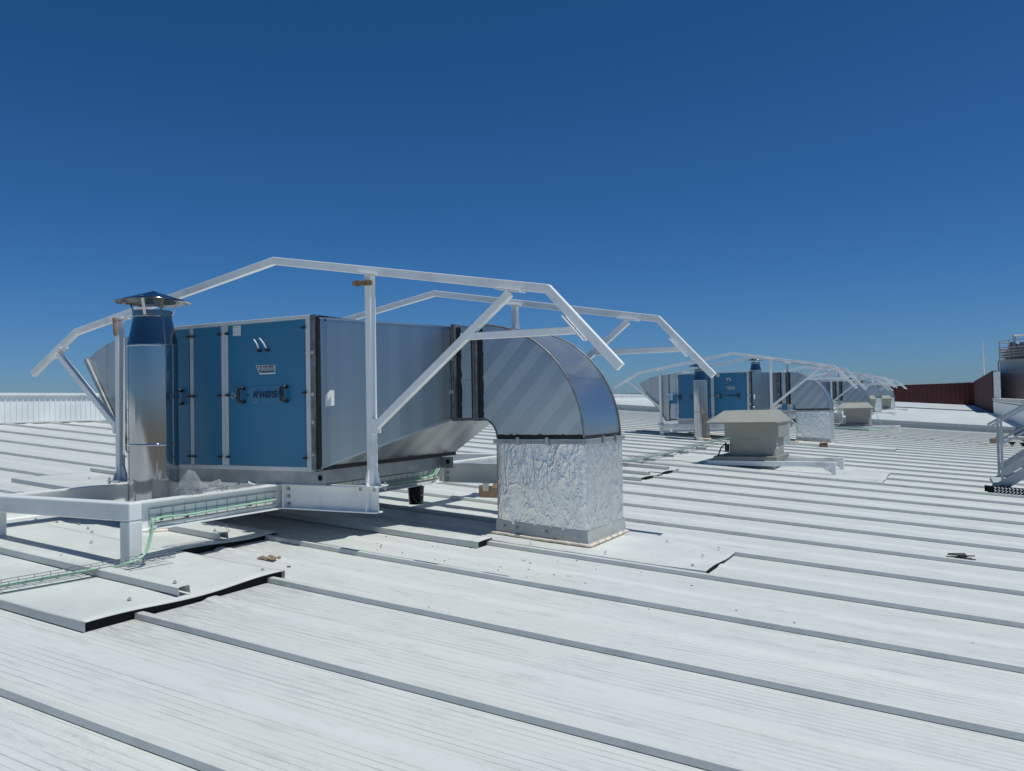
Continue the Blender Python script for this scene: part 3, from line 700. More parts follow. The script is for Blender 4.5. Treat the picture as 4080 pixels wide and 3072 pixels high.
# ------------------------------------------------------------------ canopy frames
GC = 'white tubular canopy frames over the units'
def canopy(y, label):
    t = thing('canopy_frame', (-4.9, y, ZT), label, 'canopy frame', GC)
    d = .035
    pts = [Vector(p) for p in ((-8.18, y, .445-d), (-7.49, y, .83-d), (-4.90, y, 1.27-d), (-2.405, y, .83-d), (-1.89, y, .275-d))]
    # mitred rafter: one continuous rectangular tube
    mb = MB(); prev = None; n = len(pts)
    for i, p in enumerate(pts):
        a = (pts[i]-pts[i-1]).normalized() if i else (pts[1]-pts[0]).normalized()
        b = (pts[i+1]-pts[i]).normalized() if i < n-1 else a
        m = (a+b).normalized(); nn = Vector((-m.z, 0, m.x)); k = 1/max(.3, m.dot(a))
        for sy, sn in ((-1, -1), (1, -1), (1, 1), (-1, 1)): mb.v.append(tuple(p+Vector((0, sy*.023, 0))+nn*sn*.031*k))
    mb.f += [(0, 1, 2, 3), tuple(4*(n-1)+i for i in range(4))]
    for i in range(n-1):
        for j in range(4): mb.f.append((i*4+j, i*4+(j+1) % 4, (i+1)*4+(j+1) % 4, (i+1)*4+j))
    mb.build('rafter', M['steel'], t, bevel=.004)
    mb = MB()                                       # end caps
    for i, j in ((0, 1), (4, 3)):
        dd = (pts[i]-pts[j]).normalized(); mb.bar(pts[i]+dd*.0005, pts[i]+dd*.004, .056, .064)
    for px, zb, ztp in ((-3.92, ZT, 1.027), (-6.85, ZT-.03, .862)):
        MB().box(px-.031, px+.031, y-.033, y+.033, zb+.013, ztp).build('post', M['steel'], t, bevel=.010)
        b = MB(); b.box(px-.085, px+.085, y-.085, y+.085, zb+.003, zb+.0125)
        for s in (-1, 1):
            b.prism([(px+s*.0305, y, zb+.013), (px+s*.08, y, zb+.013), (px+s*.045, y, zb+.14), (px+s*.0305, y, zb+.14)], (0, -.004, 0), (0, .004, 0))
            b.prism([(px, y+s*.0305, zb+.013), (px, y+s*.08, zb+.013), (px, y+s*.045, zb+.14), (px, y+s*.0305, zb+.14)], (-.004, 0, 0), (.004, 0, 0))
        bp = b.build('base_plate', M['steel'], t)
        for sx in (-1, 1):
            for sy in (-1, 1):
                q = MB(); q.cyl((px+sx*.067, y+sy*.067, zb-.03), (px+sx*.067, y+sy*.067, zb+.035), .007, 8); q.cyl((px+sx*.067, y+sy*.067, zb+.013), (px+sx*.067, y+sy*.067, zb+.024), .013, 6)
                q.cyl((px+sx*.067, y+sy*.067, zb-.025), (px+sx*.067, y+sy*.067, zb-.01), .013, 6); q.build('bolt', M['zinc'], bp)
        b = MB(); dz = .17*(1 if px > -4.9 else -1)
        b.bar((px-.09, y, ztp+.008+dz*.09), (px+.09, y, ztp+.008-dz*.09), .11, .006); b.build('cap_plate', M['steel'], t)
    MB().bar((-3.875, y, -.135), (-2.70, y, .79), .05, .055).build('brace', M['steel'], t, bevel=.003)
    MB().bar((-6.895, y, -.125), (-7.77, y, .60), .05, .055).build('brace', M['steel'], t, bevel=.003)
    MB().bar((-3.10, y, .505), (-2.21, y, .500), .045, .05).build('tie', M['steel'], t, bevel=.003)
    for a_, b_, w_ in (((-2.80, y, .826), (-2.60, y, .790), .09), ((-7.86, y, .555), (-7.68, y, .655), .09), ((-2.29, y, .60), (-2.14, y, .43), .08)):
        MB().bar(a_, b_, w_, .008).build('joint_plate', M['steel'], t)
    MB().box(-3.888, -3.86, y-.035, y+.035, -.19, -.08).build('joint_plate', M['steel'], t); MB().box(-6.912, -6.882, y-.035, y+.035, -.19, -.08).build('joint_plate', M['steel'], t)
    return t
can1 = canopy(5.07, 'nearest white canopy frame, its arch crossing the sky over the near unit')
can2 = canopy(7.47, 'second white canopy frame, just behind the nearest one, reaching farther right')
for (p, q, lb, ww, hh) in (((-4.02, 4.995, .962), (-3.85, 5.00, .955), 'splintered wood block nailed across the top of the front right canopy post', .035, .045),
                   ((-6.82, 4.995, .885), (-6.80, 4.99, .72), 'splintered wood strip hanging beside the chimney cap', .03, .04)):
    mb = MB(); p = Vector(p); q = Vector(q); n = 9
    for i in range(n-1):
        a = p.lerp(q, i/(n-1)); b = p.lerp(q, (i+1)/(n-1)); k = .75+.5*abs(noise.noise(Vector((i*1.3, p.x, 2))))
        mb.bar(a, b, ww*k, hh*k)
    single(mb, 'wood_block', M['wood'], lb, 'wood offcut')

# ------------------------------------------------------------------ chimneys
GK = 'stainless steel chimneys with conical caps'
def chimney():
    cx, cy = -5.80, 4.60; zb = zr(cx, cy)
    t = thing('chimney', (cx, cy, zb), 'nearest mirror-steel chimney in front of the blue unit doors', 'chimney', GK)
    r = .197
    for z0, z1 in ((zb-.03, -.262), (-.258, .545)):
        n = 64; mb = MB(); q = []; rows = 14
        for j in range(rows+1):
            z = z0+(z1-z0)*j/rows
            for i in range(n):
                a = 2*math.pi*i/n; rr = r+.0012*noise.noise(Vector((math.cos(a)*1.6, math.sin(a)*1.6, z*2.2)))
                q.append((cx+rr*math.cos(a), cy+rr*math.sin(a), z))
        mb.add(q, [(j*n+i, j*n+(i+1) % n, (j+1)*n+(i+1) % n, (j+1)*n+i) for j in range(rows) for i in range(n)])
        p = mb.build('pipe_section', M['inox'], t, smooth=True)
        sm = MB(); a = -1.9; c = Vector((math.cos(a), math.sin(a), 0)); sm.bar(Vector((cx, cy, z0+.01))+c*(r+.001), Vector((cx, cy, z1-.01))+c*(r+.001), .016, .003, upv=c)
        sm.build('lap_seam', M['inox'], p)
        for k in range(4):
            z = z0+.05+(z1-z0-.1)*k/3; mb = MB(); mb.cyl(Vector((cx, cy, z))+c*(r+.001), Vector((cx, cy, z))+c*(r+.007), .005, 8); mb.build('rivet', M['zinc'], p)
    for z in (-.26, .548, zb+.05):
        MB().lathe([(r, z-.010), (r+.004, z-.007), (r+.005, z), (r+.004, z+.007), (r, z+.010)], cx, cy, 64, cap=False).build('joint_band', M['inox'], t, auto=25)
    MB().lathe([(r, .555), (.150, .775), (.150, .782)], cx, cy, 64, cap=False).build('cone', M['inoxd'], t, auto=20)
    MB().lathe([(.150, .782), (.154, .788), (.154, .832), (.150, .836), (.14, .836), (.14, .70)], cx, cy, 64, cap=False).build('neck', M['inoxd'], t, auto=25)
    n = 48; mb = MB(); q = [(cx+.02, cy, 1.005)]
    for j in range(1, 7):
        for i in range(n):
            a = 2*math.pi*i/n; rr = .302*j/6*(1+(.02*noise.noise(Vector((math.cos(a)*3, math.sin(a)*3, 1))) if j == 6 else 0))
            z = 1.005-.095*j/6+(.014*noise.noise(Vector((math.cos(a)*2.5, math.sin(a)*2.5, 5)))*j/6)
            q.append((cx+rr*math.cos(a), cy+rr*math.sin(a), z))
    f = [(0, 1+i, 1+(i+1) % n) for i in range(n)]+[(1+(j-1)*n+i, 1+(j-1)*n+(i+1) % n, 1+j*n+(i+1) % n, 1+j*n+i) for j in range(1, 6) for i in range(n)]
    mb.add(q, f); o = mb.build('rain_cap', M['inoxd'], t, auto=60); s = o.modifiers.new('t', 'SOLIDIFY'); s.thickness = .003
    for a in (-2.75, -1.05, .65, 2.1):
        c = Vector((math.cos(a), math.sin(a), 0)); o = Vector((cx, cy, 0))
        MB().bar(o+c*.150+Vector((0, 0, .79)), o+c*.205+Vector((0, 0, .945)), .024, .004, upv=c).build('strut', M['inox'], t)
    mb = MB(); pt = [(cx+(r+.02)*math.cos(a)+.01*noise.noise(Vector((a*3, 0, 0))), cy+(r+.02)*math.sin(a), zr(cx+r*math.cos(a), cy)+.055) for a in [2*math.pi*i/40 for i in range(41)]]
    mb.tube(pt, .016, 6).build('sealant_bead', M['foam'], t, smooth=True)
    return t
chim1 = chimney()

# ------------------------------------------------------------------ further units of the row
sup0 = support(5.02, 'white steel frame under the second blue unit, its near leg left of the second chimney', (-6.92, -3.55))
sup0.location += Vector((-.05, 16.6, .035))
for ch in sup0.children:
    if ch.name.startswith('leg'):                   # carry the legs down to the roof there
        pass
units = [((-.10, 16.6, .035), 'second', 'behind the nearest beige roof fan'),
         ((-.12, 28.9, .085), 'third', 'mostly hidden behind the second duct'),
         ((-.78, 44.9, .39), 'fourth', 'hidden behind the third duct on the upper roof'),
         ((-.74, 56.6, .43), 'farthest', 'on the upper roof near the dark red wall')]
for i, (d, nm, wh) in enumerate(units):
    copy_tree(ahu1, d, f'{nm} blue air unit, {wh}', GA)
    copy_tree(duct1, d, {'second': 'second bent duct with foil riser, behind the nearest beige roof fan', 'third': 'third bent duct, behind the second beige roof fan',
        'fourth': 'fourth bent duct, a thin curved edge showing just beyond the third', 'farthest': 'farthest bent duct, rising behind the smallest beige fan'}[nm], GD)
    if i: copy_tree(sup0, Vector(d)-Vector((-.05, 16.6, .035)), f'white steel frame under the {nm} blue unit of the row', GS)
    d = Vector(d)
    copy_tree(can1, d, f'front canopy frame over the {nm} blue unit', GC)
    copy_tree(can2, d+Vector((0, .1, 0)), f'rear canopy frame over the {nm} blue unit', GC)
copy_tree(chim1, (0.16, 16.35, .02), 'second mirror-steel chimney, left of the beige fan and in front of the second unit', GK)
copy_tree(chim1, (-.37, 25.8, .58), 'chimney top showing above the second blue unit', GK)
copy_tree(chim1, (.30, 30.6, .16), 'small chimney cap seen through the second pair of canopy frames', GK)
copy_tree(chim1, (1.0, 45.0, .25), 'farthest chimney cap, a dark speck between the far canopy frames', GK)

# ------------------------------------------------------------------ roof fans
GR = 'beige box roof fans along the duct row'
def fan():
    t = thing('roof_fan', (-3.2, 15.0, zr(-3.2, 15)), 'nearest and largest beige roof fan, with a flared hood', 'roof fan', GR)
    z = .027
    mb = MB(); x0, x1, y0, y1 = -3.84, -2.70, 14.55, 15.62
    q = [(x0, y0, zr(x0, y0)+.03), (x1, y0, zr(x1, y0)+.03), (x1, y1, zr(x1, y1)+.03), (x0, y1, zr(x0, y1)+.03)]
    q += [(x0, y0, -1.03), (x1, y0, -1.03), (x1, y1, -1.03), (x0, y1, -1.03)]
    mb.add(q, [(0, 1, 5, 4), (1, 2, 6, 5), (2, 3, 7, 6), (3, 0, 4, 7), (4, 5, 6, 7)]); cb = mb.build('curb', M['curb'], t)
    for i in range(7): screw(x0+.15+i*.16, y0-.001, zr(x0+.15+i*.16, y0)+.10, cb, .9, R(90))
    MB().box(-3.70, -2.62, 14.45, 15.68, -1.030, -.948).build('base_slab', M['beiged'], t, bevel=.01)
    b = MB(); c = [(-3.46, 14.62), (-2.66, 14.62), (-2.66, 15.45), (-3.46, 15.45)]; rr = .07
    ring = []
    for k, (x, y) in enumerate(c):
        sx = (1, -1, -1, 1)[k]; sy = (1, 1, -1, -1)[k]
        for j in range(5):
            a = [math.pi, 1.5*math.pi, 0, .5*math.pi][k]+j/4*math.pi/2; ring.append((x+sx*rr+rr*math.cos(a), y+sy*rr+rr*math.sin(a)))
    n = len(ring); b.add([(x, y, -.964) for x, y in ring]+[(x, y, -.62) for x, y in ring], [(i, (i+1) % n, n+(i+1) % n, n+i) for i in range(n)]+[tuple(range(n))])
    b.build('lower_body', M['beige'], t, auto=40)
    MB().box(-3.52, -2.60, 14.56, 15.51, -.625, -.345).build('upper_body', M['beige'], t, bevel=.006)
    MB().box(-3.515, -2.605, 14.565, 15.505, -.627, -.6255)
    hd = MB(); a0 = [(-3.80, 14.18, -.352), (-2.50, 14.18, -.352), (-2.20, 15.85, -.352), (-3.80, 15.85, -.352)]
    a0 = [(-3.78, 14.30, -.352), (-2.58, 14.30, -.352), (-2.58, 15.80, -.352), (-3.78, 15.80, -.352)]
    a1 = [(-3.52, 14.56, -.155), (-2.75, 14.56, -.155), (-2.75, 15.54, -.155), (-3.52, 15.54, -.155)]
    lowr = [(x, y, z-.018) for x, y, z in a0]
    hd.add(a0+a1, [(0, 1, 5, 4), (1, 2, 6, 5), (2, 3, 7, 6), (3, 0, 4, 7), (4, 5, 6, 7)]); hd.add(a0+lowr, [(0, 1, 5, 4), (1, 2, 6, 5), (2, 3, 7, 6), (3, 0, 4, 7), (4, 5, 6, 7)])
    h = hd.build('hood', M['beige'], t)
    for i in range(9):
        for j, yy in ((0, 14.60),):
            m_ = MB(); x = -3.49+i*.088; m_.cyl((x, yy, -.157), (x, yy, -.149), .008, 8); m_.build('rivet', M['beige'], h)
    for i in range(7):
        k = i/6; m_ = MB(); p = Vector((-2.60, 14.32, -.34)).lerp(Vector((-2.765, 14.57, -.165)), k); m_.cyl(p, p+Vector((.003, -.005, .005)), .008, 8); m_.build('rivet', M['beige'], h)
        m_ = MB(); p = Vector((-3.76, 14.315, -.34)).lerp(Vector((-3.515, 14.565, -.165)), k); m_.cyl(p, p+Vector((-.003, -.005, .006)), .008, 8); m_.build('rivet', M['beige'], h)
    e = MB(); e.cyl((-3.1, 15.0, -.155), (-3.1, 15.0, -.13), .009, 8); e.tube([(-3.1+.02*math.cos(a), 15.0, -.112+.02*math.sin(a)) for a in [math.pi*2*i/14 for i in range(15)]], .005, 6)
    e.build('lifting_eye', M['zinc'], t)
    e = MB(); e.box(-2.66, -2.655, 14.70, 14.80, -.77, -.72); e.box(-2.66, -2.654, 14.70, 14.78, -.83, -.80); e.build('rating_plate', M['white'], t)
    return t
fan1 = fan()
fx = MB(); fx.tube([(-3.50, 14.6, -.72), (-3.58, 14.55, -.80), (-3.63, 14.5, -.95)], .012, 8); fx.box(-3.53, -3.465, 14.60, 14.68, -.88, -.74)
ob = fx.build('cable_entry', M['black'], fan1)
# isolator switch shown on the farther fans
def fan_copy(d, label, s=True):
    f = copy_tree(fan1, d, label, GR, skip=('cable_entry',))
    mb = MB(); b = Vector(d); mb.box(-2.598+b.x, -2.53+b.x, 14.62+b.y, 14.74+b.y, -.56+b.z, -.42+b.z); sw = mb.build('isolator_switch', M['white'], f, bevel=.006)
    MB().cyl((-2.53+b.x, 14.68+b.y, -.49+b.z), (-2.50+b.x, 14.68+b.y, -.49+b.z), .025, 12).build('switch_knob', M['black'], f)
    return f
fan_copy((.05, 17.9, .045), 'second beige roof fan, in front of the third duct')
fan_copy((-.75, 31.0, .36), 'third beige roof fan, only its hood corner showing past the third duct')
fan_copy((-.70, 43.2, .385), 'smallest and farthest beige roof fan, beside the farthest foil riser')
GB = 'white L-shaped steel brackets around the roof fans'
def bracket(d, label, n0):
    dx, dy, dz = d
    t = thing('fan_bracket', (-2.8+dx, 14.5+dy+n0, zr(-2.8, 14.5)+dz), label, 'steel bracket', GB)
    y = 14.42+dy+n0
    MB().box(-3.86+dx, -1.68+dx, y, y+.07, -1.105+dz, -1.02+dz).build('beam', M['steel'], t, bevel=.005)
    xl = -1.75+dx; MB().box(xl, xl+.07, y+.0005, y+.0695, zr(xl, y)+.0, -1.106+dz).build('leg', M['steel'], t, bevel=.004)
    g = MB(); g.prism([(xl, y+.035, -1.107+dz), (xl-.17, y+.035, -1.107+dz), (xl, y+.035, -1.20+dz)], (0, -.004, 0), (0, .004, 0)); g.build('gusset', M['steel'], t)
    xs_ = -3.86+dx; MB().box(xs_, xs_+.07, y+.0005, y+.0695, zr(xs_, y), -1.106+dz).build('leg', M['steel'], t, bevel=.004)
    return t
for d, nm in (((0, 0, 0), 'nearest'), ((.05, 17.9, .045), 'second'), ((-.75, 31.0, .36), 'third'), ((-.70, 43.2, .385), 'farthest')):
    bracket(d, f'front bracket beam at the foot of the {nm} beige fan', 0); bracket(d, f'rear bracket beam behind the {nm} beige fan', 1.15)

# ------------------------------------------------------------------ wire trays and green cables
GT = 'zinc wire cable trays'
def wire_tray(path, w, h, step, r, label, upv=Vector((0, 0, 1)), cat='cable tray'):
    """path: list of points of tray floor centre"""
    pts = [Vector(p) for p in path]; t = thing('wire_tray', pts[0], label, cat, GT)
    d = (pts[-1]-pts[0]).normalized(); a = d.cross(upv).normalized(); b = a.cross(d)
    def at(s):
        k = s*(len(pts)-1); i = min(int(k), len(pts)-2); return pts[i].lerp(pts[i+1], k-i)
    N = 24; L = sum((pts[i+1]-pts[i]).length for i in range(len(pts)-1)); mb = MB()
    for o, z in ((-w/2, 0), (w/2, 0), (-w/2, h), (w/2, h), (-w/2, h/2), (w/2, h/2), (0, 0)):
        mb.tube([at(i/N)+a*o+b*z for i in range(N+1)], r, 5)
    mb.build('long_wire', M['wire'], t)
    mb = MB(); k = int(L/step)
    for i in range(k+1):
        p = at(i/k); mb.tube([p-a*w/2+b*h, p-a*w/2, p+a*w/2, p+a*w/2+b*h], r, 5)
    mb.build('cross_wire', M['wire'], t); return t
# tray on the web of the main beam (floor of the tray faces the web)
tp = [(XR+.009, 3.80, -.705), (XR+.009, 4.98, -.705)]
wire_tray(tp, .10, .035, .095, .0022, 'short wire tray bolted along the near white beam beside the front chimney', Vector((1, 0, 0)))
wire_tray([(XR+.009, 5.20, -.705), (XR+.009, 7.40, -.705)], .10, .035, .095, .0022, 'wire tray on the shaded beam running under the nearest unit', Vector((1, 0, 0)))
zt = zr(-4.72, 3.1)+.075
tf = [(-4.95, 1.2, zr(-4.95, 1.2)+.075), (-4.83, 2.4, zr(-4.83, 2.4)+.080), (-4.75, 3.2, zr(-4.75, 3.2)+.086), (-4.70, 3.86, zr(-4.7, 3.86)+.088)]
wire_tray(tf, .09, .035, .10, .0022, 'wire tray lying on the flashing at the foot of the near white leg, left edge')
mb = MB(); pp = [Vector(p)+Vector((.015, 0, .012)) for p in tf[:3]]
pp += [Vector((-4.735, 3.50, zt+.015)), Vector((-4.73, 3.66, zt+.05)), Vector((-4.745, 3.73, zt+.16)), Vector((-4.76, 3.76, zt+.27)), Vector((-4.79, 3.80, -.735)), Vector((-4.815, 3.88, -.722)), Vector((-4.818, 4.1, -.732)), Vector((-4.818, 4.4, -.728)), Vector((-4.82, 4.7, -.724)), Vector((-4.82, 4.96, -.722))]
# smooth the cable
def catmull(P, n=8):
    o = []
    for i in range(len(P)-1):
        p0, p1, p2, p3 = P[max(i-1, 0)], P[i], P[i+1], P[min(i+2, len(P)-1)]
        for k in range(n):
            t = k/n; o.append(.5*((2*p1)+(p2-p0)*t+(2*p0-5*p1+4*p2-p3)*t*t+(3*p1-p0-3*p2+p3)*t**3))
    return o+[P[-1]]
mb.tube(catmull(pp), .0085, 8)
mb.tube(catmull([p+Vector((.016, -.004, .003)) for p in pp]), .0075, 8)
cb = mb.build('green_cable', M['green'], None, smooth=True); tag(cb, 'pale green cable climbing the near white leg into the wire tray', 'cable', 'green cables')
for p in (pp[1], pp[4], pp[8], pp[9], pp[11]):
    m_ = MB(); m_.cyl(p+Vector((-.004, -.006, -.004)), p+Vector((-.004, .006, -.004)), .016, 10); m_.build('cable_tie', M['black'], cb)
mb = MB(); P2 = [Vector(p) for p in ((-4.82, 5.2, -.735), (-4.82, 6.2, -.73), (-4.81, 7.1, -.725), (-4.80, 7.30, -.66), (-4.80, 7.36, -.52), (-4.80, 7.37, -.44))]
mb.tube(catmull(P2), .009, 8); mb.tube(catmull([p+Vector((.02, .01, 0)) for p in P2]), .008, 8)
P3 = [Vector(p) for p in ((-4.60, 6.95, -.60), (-4.66, 6.92, -.68), (-4.72, 7.05, -.71), (-4.78, 7.25, -.67), (-4.79, 7.35, -.55))]
mb.tube(catmull(P3), .005, 6)
tag(mb.build('green_cable', M['green'], None, smooth=True), 'dark green cable looping in the shade under the duct transition', 'cable', 'green cables')
mb = MB(); mb.cyl((-4.79, 7.37, -.46), (-4.79, 7.37, -.36), .028, 14); tag(mb.build('conduit_sleeve', M['white'], None, auto=30), 'short white conduit sleeve where the green cable rises under the duct', 'conduit')
# tray crossing the roof towards the second unit
zz = lambda x, y: zr(x, y)+.085
t2 = [(-4.86, 11.9, zz(-4.86, 11.9)), (-4.82, 13.0, zz(-4.82, 13)), (-4.80, 15.6, zz(-4.8, 15.6)), (-4.95, 18.5, zz(-4.95, 18.5)), (-5.02, 21.2, zz(-5.02, 21.2))]
wire_tray(t2, .12, .05, .10, .003, 'long wire tray crossing the roof from the near foil duct to the second chimney')
mb = MB(); mb.tube(catmull([Vector(p)+Vector((.01, 0, .012)) for p in t2]), .010, 6)
tag(mb.build('green_cable', M['green'], None, smooth=True), 'green cable lying in the long wire tray across the roof', 'cable', 'green cables')
for i, y in enumerate((12.7, 14.1, 15.2, 16.2, 17.6)):
    x = -4.82; mb = MB(); mb.slab(x-.05, x+.17, y-.03, y+.03, .036, .078); o = mb.build('tray_foot', M['rail'], None)
    tag(o, 'small grey block propping up the long wire tray', 'block', 'blocks propping the long wire tray')
mb = MB(); mb.tube(catmull([Vector((-4.7, 14.2, zr(-4.7, 14.2)+.05)), Vector((-4.3, 14.3, zr(-4.3, 14.3)+.07)), Vector((-3.95, 14.35, zr(-3.95, 14.35)+.05)), Vector((-3.7, 14.5, zr(-3.7, 14.5)+.12))]), .010, 6)
tag(mb.build('grey_cable', M['rail'], None, smooth=True), 'grey cable curving over the roof to the nearest beige fan', 'cable')
mb = MB(); t3 = [(-3.9, 32.15), (-3.0, 32.1), (-2.4, 32.1), (-2.15, 32.3)]
mb.tube(catmull([Vector((x, y, zr(x, y)+.07)) for x, y in t3]), .016, 6); mb.tube(catmull([Vector((x, y+.1, zr(x, y)+.06)) for x, y in t3]), .012, 6)
mb.tube(catmull([Vector((-2.15, 32.3, zr(-2.15, 32.3)+.07)), Vector((-2.0, 32.5, zr(-2, 32.5)+.15)), Vector((-2.2, 32.7, zr(-2, 32.5)+.25)), Vector((-2.35, 32.6, zr(-2.3, 32.6)+.6))]), .010, 6)
tag(mb.build('green_cable', M['green'], None, smooth=True), 'green cable bundle at the foot of the second beige fan', 'cable', 'green cables')
mb = MB(); P4 = []
for i in range(60):
    x = -2.6+4.2*i/59; y = 27.6+.6*math.sin(i*.75)*.3+.55*((i % 8)/8.0)
    P4.append(Vector((x, y, zr(x, y)+.045+.03*abs(math.sin(i*.9)))))
mb.tube(P4, .010, 5); tag(mb.build('grey_cable', M['rail'], None, smooth=True), 'thin grey cable snaking across the ribs between the second duct and the stair', 'cable')
mb = MB(); mb.tube(catmull([Vector((-4.3, 22.4, -.55)), Vector((-3.9, 22.3, -.42)), Vector((-3.55, 22.3, -.6)), Vector((-3.45, 22.3, -.85))]), .018, 6)
tag(mb.build('green_cable', M['green'], None, smooth=True), 'green cables arching down behind the hood of the nearest fan', 'cable', 'green cables')

# ------------------------------------------------------------------ loose things on the roof
def bucket(x, y):
    z0 = zr(x, y)+.052; t = thing('paint_bucket', (x, y, z0), 'open black paint bucket standing in the shade under the near unit', 'bucket')
    MB().lathe([(.0, z0+.001), (.074, z0), (.085, z0+.17), (.090, z0+.174), (.088, z0+.180), (.082, z0+.178), (.072, z0+.02), (.0, z0+.02)], x, y, 36, cap=False).build('pail', M['tin'], t, auto=40)
    mb = MB(); mb.tube([(x+.088*math.cos(a), y+.088*math.sin(a)*.6-.03, z0+.15-.05*math.sin(a)*1) for a in [math.pi*i/16 for i in range(17)]], .002, 5); mb.build('bail_handle', M['wire'], t); return t
bucket(-4.93, 7.10)
def carton(x, y):
    z0 = zr(x, y)+.05; t = thing('cardboard_box', (x, y, z0), 'open brown cardboard box half hidden behind the near foil riser', 'box')
    w, d, h = .26, .16, .115; mb = MB()
    mb.box(x-w/2, x+w/2, y-d/2, y-d/2+.004, z0, z0+h); mb.box(x-w/2, x+w/2, y+d/2-.004, y+d/2, z0, z0+h); mb.box(x-w/2, x-w/2+.004, y-d/2+.005, y+d/2-.005, z0, z0+h+.02); mb.box(x+w/2-.004, x+w/2, y-d/2+.005, y+d/2-.005, z0, z0+h)
    mb.box(x-w/2+.005, x+w/2-.005, y-d/2+.005, y+d/2-.005, z0, z0+.004); mb.build('carton', M['card'], t)
    mb = MB(); mb.add([(x-.07, y-.09, z0+.075), (x+.0, y-.092, z0+.075), (x+.015, y-.09, z0+.17), (x-.075, y-.09, z0+.175)], [(0, 1, 2, 3)]); mb.build('white_flap', M['cardw'], t)
    mb = MB(); mb.add([(x, y-.02, z0+.1), (x+.12, y-.02, z0+.1), (x+.13, y+.03, z0+.19), (x+.02, y+.03, z0+.2)], [(0, 1, 2, 3)]); mb.build('flap', M['card'], t); return t
carton(-4.60, 8.13)
def parcel(x, y, w, d, h, lab, rz=0):
    z0 = zr(x, y)+.005; t = thing('taped_box', (x, y, z0), lab, 'box')
    MB().box(x-w/2, x+w/2, y-d/2, y+d/2, z0, z0+h).build('carton', M['cardw'], t)
    mb = MB(); mb.box(x-w*.502, x+w*.502, y-d*.505, y+d*.505, z0+h*.80, z0+h+.002); mb.box(x-w*.1, x+w*.25, y-d*.508, y+d*.508, z0+h*.5, z0+h+.003); mb.build('tape', M['tape'], t); return t
parcel(-3.98, 22.9, .30, .24, .27, 'white and brown taped box beside the second foil riser')
mb = MB(); mb.box(-2.90, -2.72, 21.75, 21.88, zr(-2.8, 21.8)+.01, zr(-2.8, 21.8)+.11); single(mb, 'wood_block', M['wood'], 'small dark wood block at the corner of the second foil riser', 'wood offcut')
mb = MB(); mb.box(-3.62, -3.42, 21.85, 22.0, zr(-3.5, 21.9)+.01, zr(-3.5, 21.9)+.07); wobble(mb, .02, 5); single(mb, 'foam_lump', M['foam'], 'cream foam lump at the left foot of the second foil riser', 'foam')
mb = MB(); mb.box(1.02, 1.20, 28.4, 28.55, zr(1.1, 28.4)+.03, zr(1.1, 28.4)+.19); single(mb, 'cardboard_block', M['card'], 'small brown carton on the ribs left of the stair posts', 'box')
mb = MB(); mb.box(-9.6, -9.2, 20.2, 20.25, zr(-9.4, 20.2)+.04, zr(-9.4, 20.2)+.09); single(mb, 'wood_batten', M['wood'], 'short wood batten on the ribs left of the second unit', 'wood offcut')
mb = MB(); n = 10                                   # crumpled brown scrap
v, f = grid(lambda a, b: (-4.50+.17*a, 4.44+.075*b, zr(-4.4, 4.45)+.012+.016*noise.noise(Vector((a*5, b*4, 2)))+.012*math.sin(b*9)), 12, 8); mb.add(v, f)
o = single(mb, 'crumpled_rag', M['card'], 'crumpled brown scrap lying on the ribs right of the near flashing', 'scrap'); o.modifiers.new('t', 'SOLIDIFY').thickness = .006
mb = MB(); mb.cyl((-4.15, 4.40, zr(-4.15, 4.4)), (-4.15, 4.40, zr(-4.15, 4.4)+.008), .014, 7); single(mb, 'pebble', M['wood'], 'tiny brown fragment beside the crumpled scrap', 'fragment')
mb = MB()
for i in range(7):
    a = i*1.7; x, y = .04+.05*math.cos(a), 8.12+.06*math.sin(a); mb.bar((x-.06, y, zr(x, y)+.012+.006*i), (x+.07, y+.02*math.sin(a), zr(x, y)+.018+.006*i), .03, .006)
mb.box(.02, .09, 8.06, 8.14, zr(.05, 8.1)+.01, zr(.05, 8.1)+.055)
single(mb, 'sheet_scrap', plain('dark_oily_scrap', (.09, .085, .075), .7, 0, .3, 30), 'small heap of dark scrap on a rib at the right', 'scrap')
_m = MB()                                            # a 7 pencilled on the roof sheet
def _rp(x, y): return (x, y, zr(x, y)+.0025)
_m.bar(_rp(-4.175, 5.432), _rp(-4.145, 5.477), .006, .001); _m.bar(_rp(-4.145, 5.477), _rp(-4.057, 5.333), .006, .001)
single(_m, 'pencil_mark', M['flange'], 'small grey number 7 marked on the pale roof panel below the shade line', 'marking')
# clear bag with bolts on the near beam
mb = MB(); bx, by, bz = -4.87, 4.12, ZT+.004
def bagf(a, b):
    x = bx-.10+.16*a+.03*noise.noise(Vector((a*3, b*3, 1))); y = by-.02+.52*b
    hgt = (.17*math.exp(-((b-.18)/.16)**2)+.075*math.exp(-((b-.62)/.2)**2))*math.sin(math.pi*min(1, max(0, a)))**.6
    return (x, y, bz+hgt+.03*noise.noise(Vector((a*6, b*9, 3)))*math.sin(math.pi*a)+.004)
v, f = grid(bagf, 26, 40); mb.add(v, f)
bag = thing('plastic_bag', (bx, by+.2, bz), 'crumpled clear plastic bag of bolts on the near white beam', 'plastic bag')
mb.build('film', M['film'], bag)
mb = MB()
for i in range(34):
    c = Vector((bx-.03+.06*random.random(), by+.03+(.10 if i % 2 else .33)*random.random()+(.28 if i % 3 == 0 else 0), bz+.012+.012*random.random()))
    d = Vector((random.uniform(-1, 1), random.uniform(-1, 1), random.uniform(-.2, .4))).normalized()*.022; mb.cyl(c-d, c+d, .005, 6); mb.cyl(c+d, c+d*1.35, .010, 6)
mb.build('bolt_heap', M['zinc'], bag)
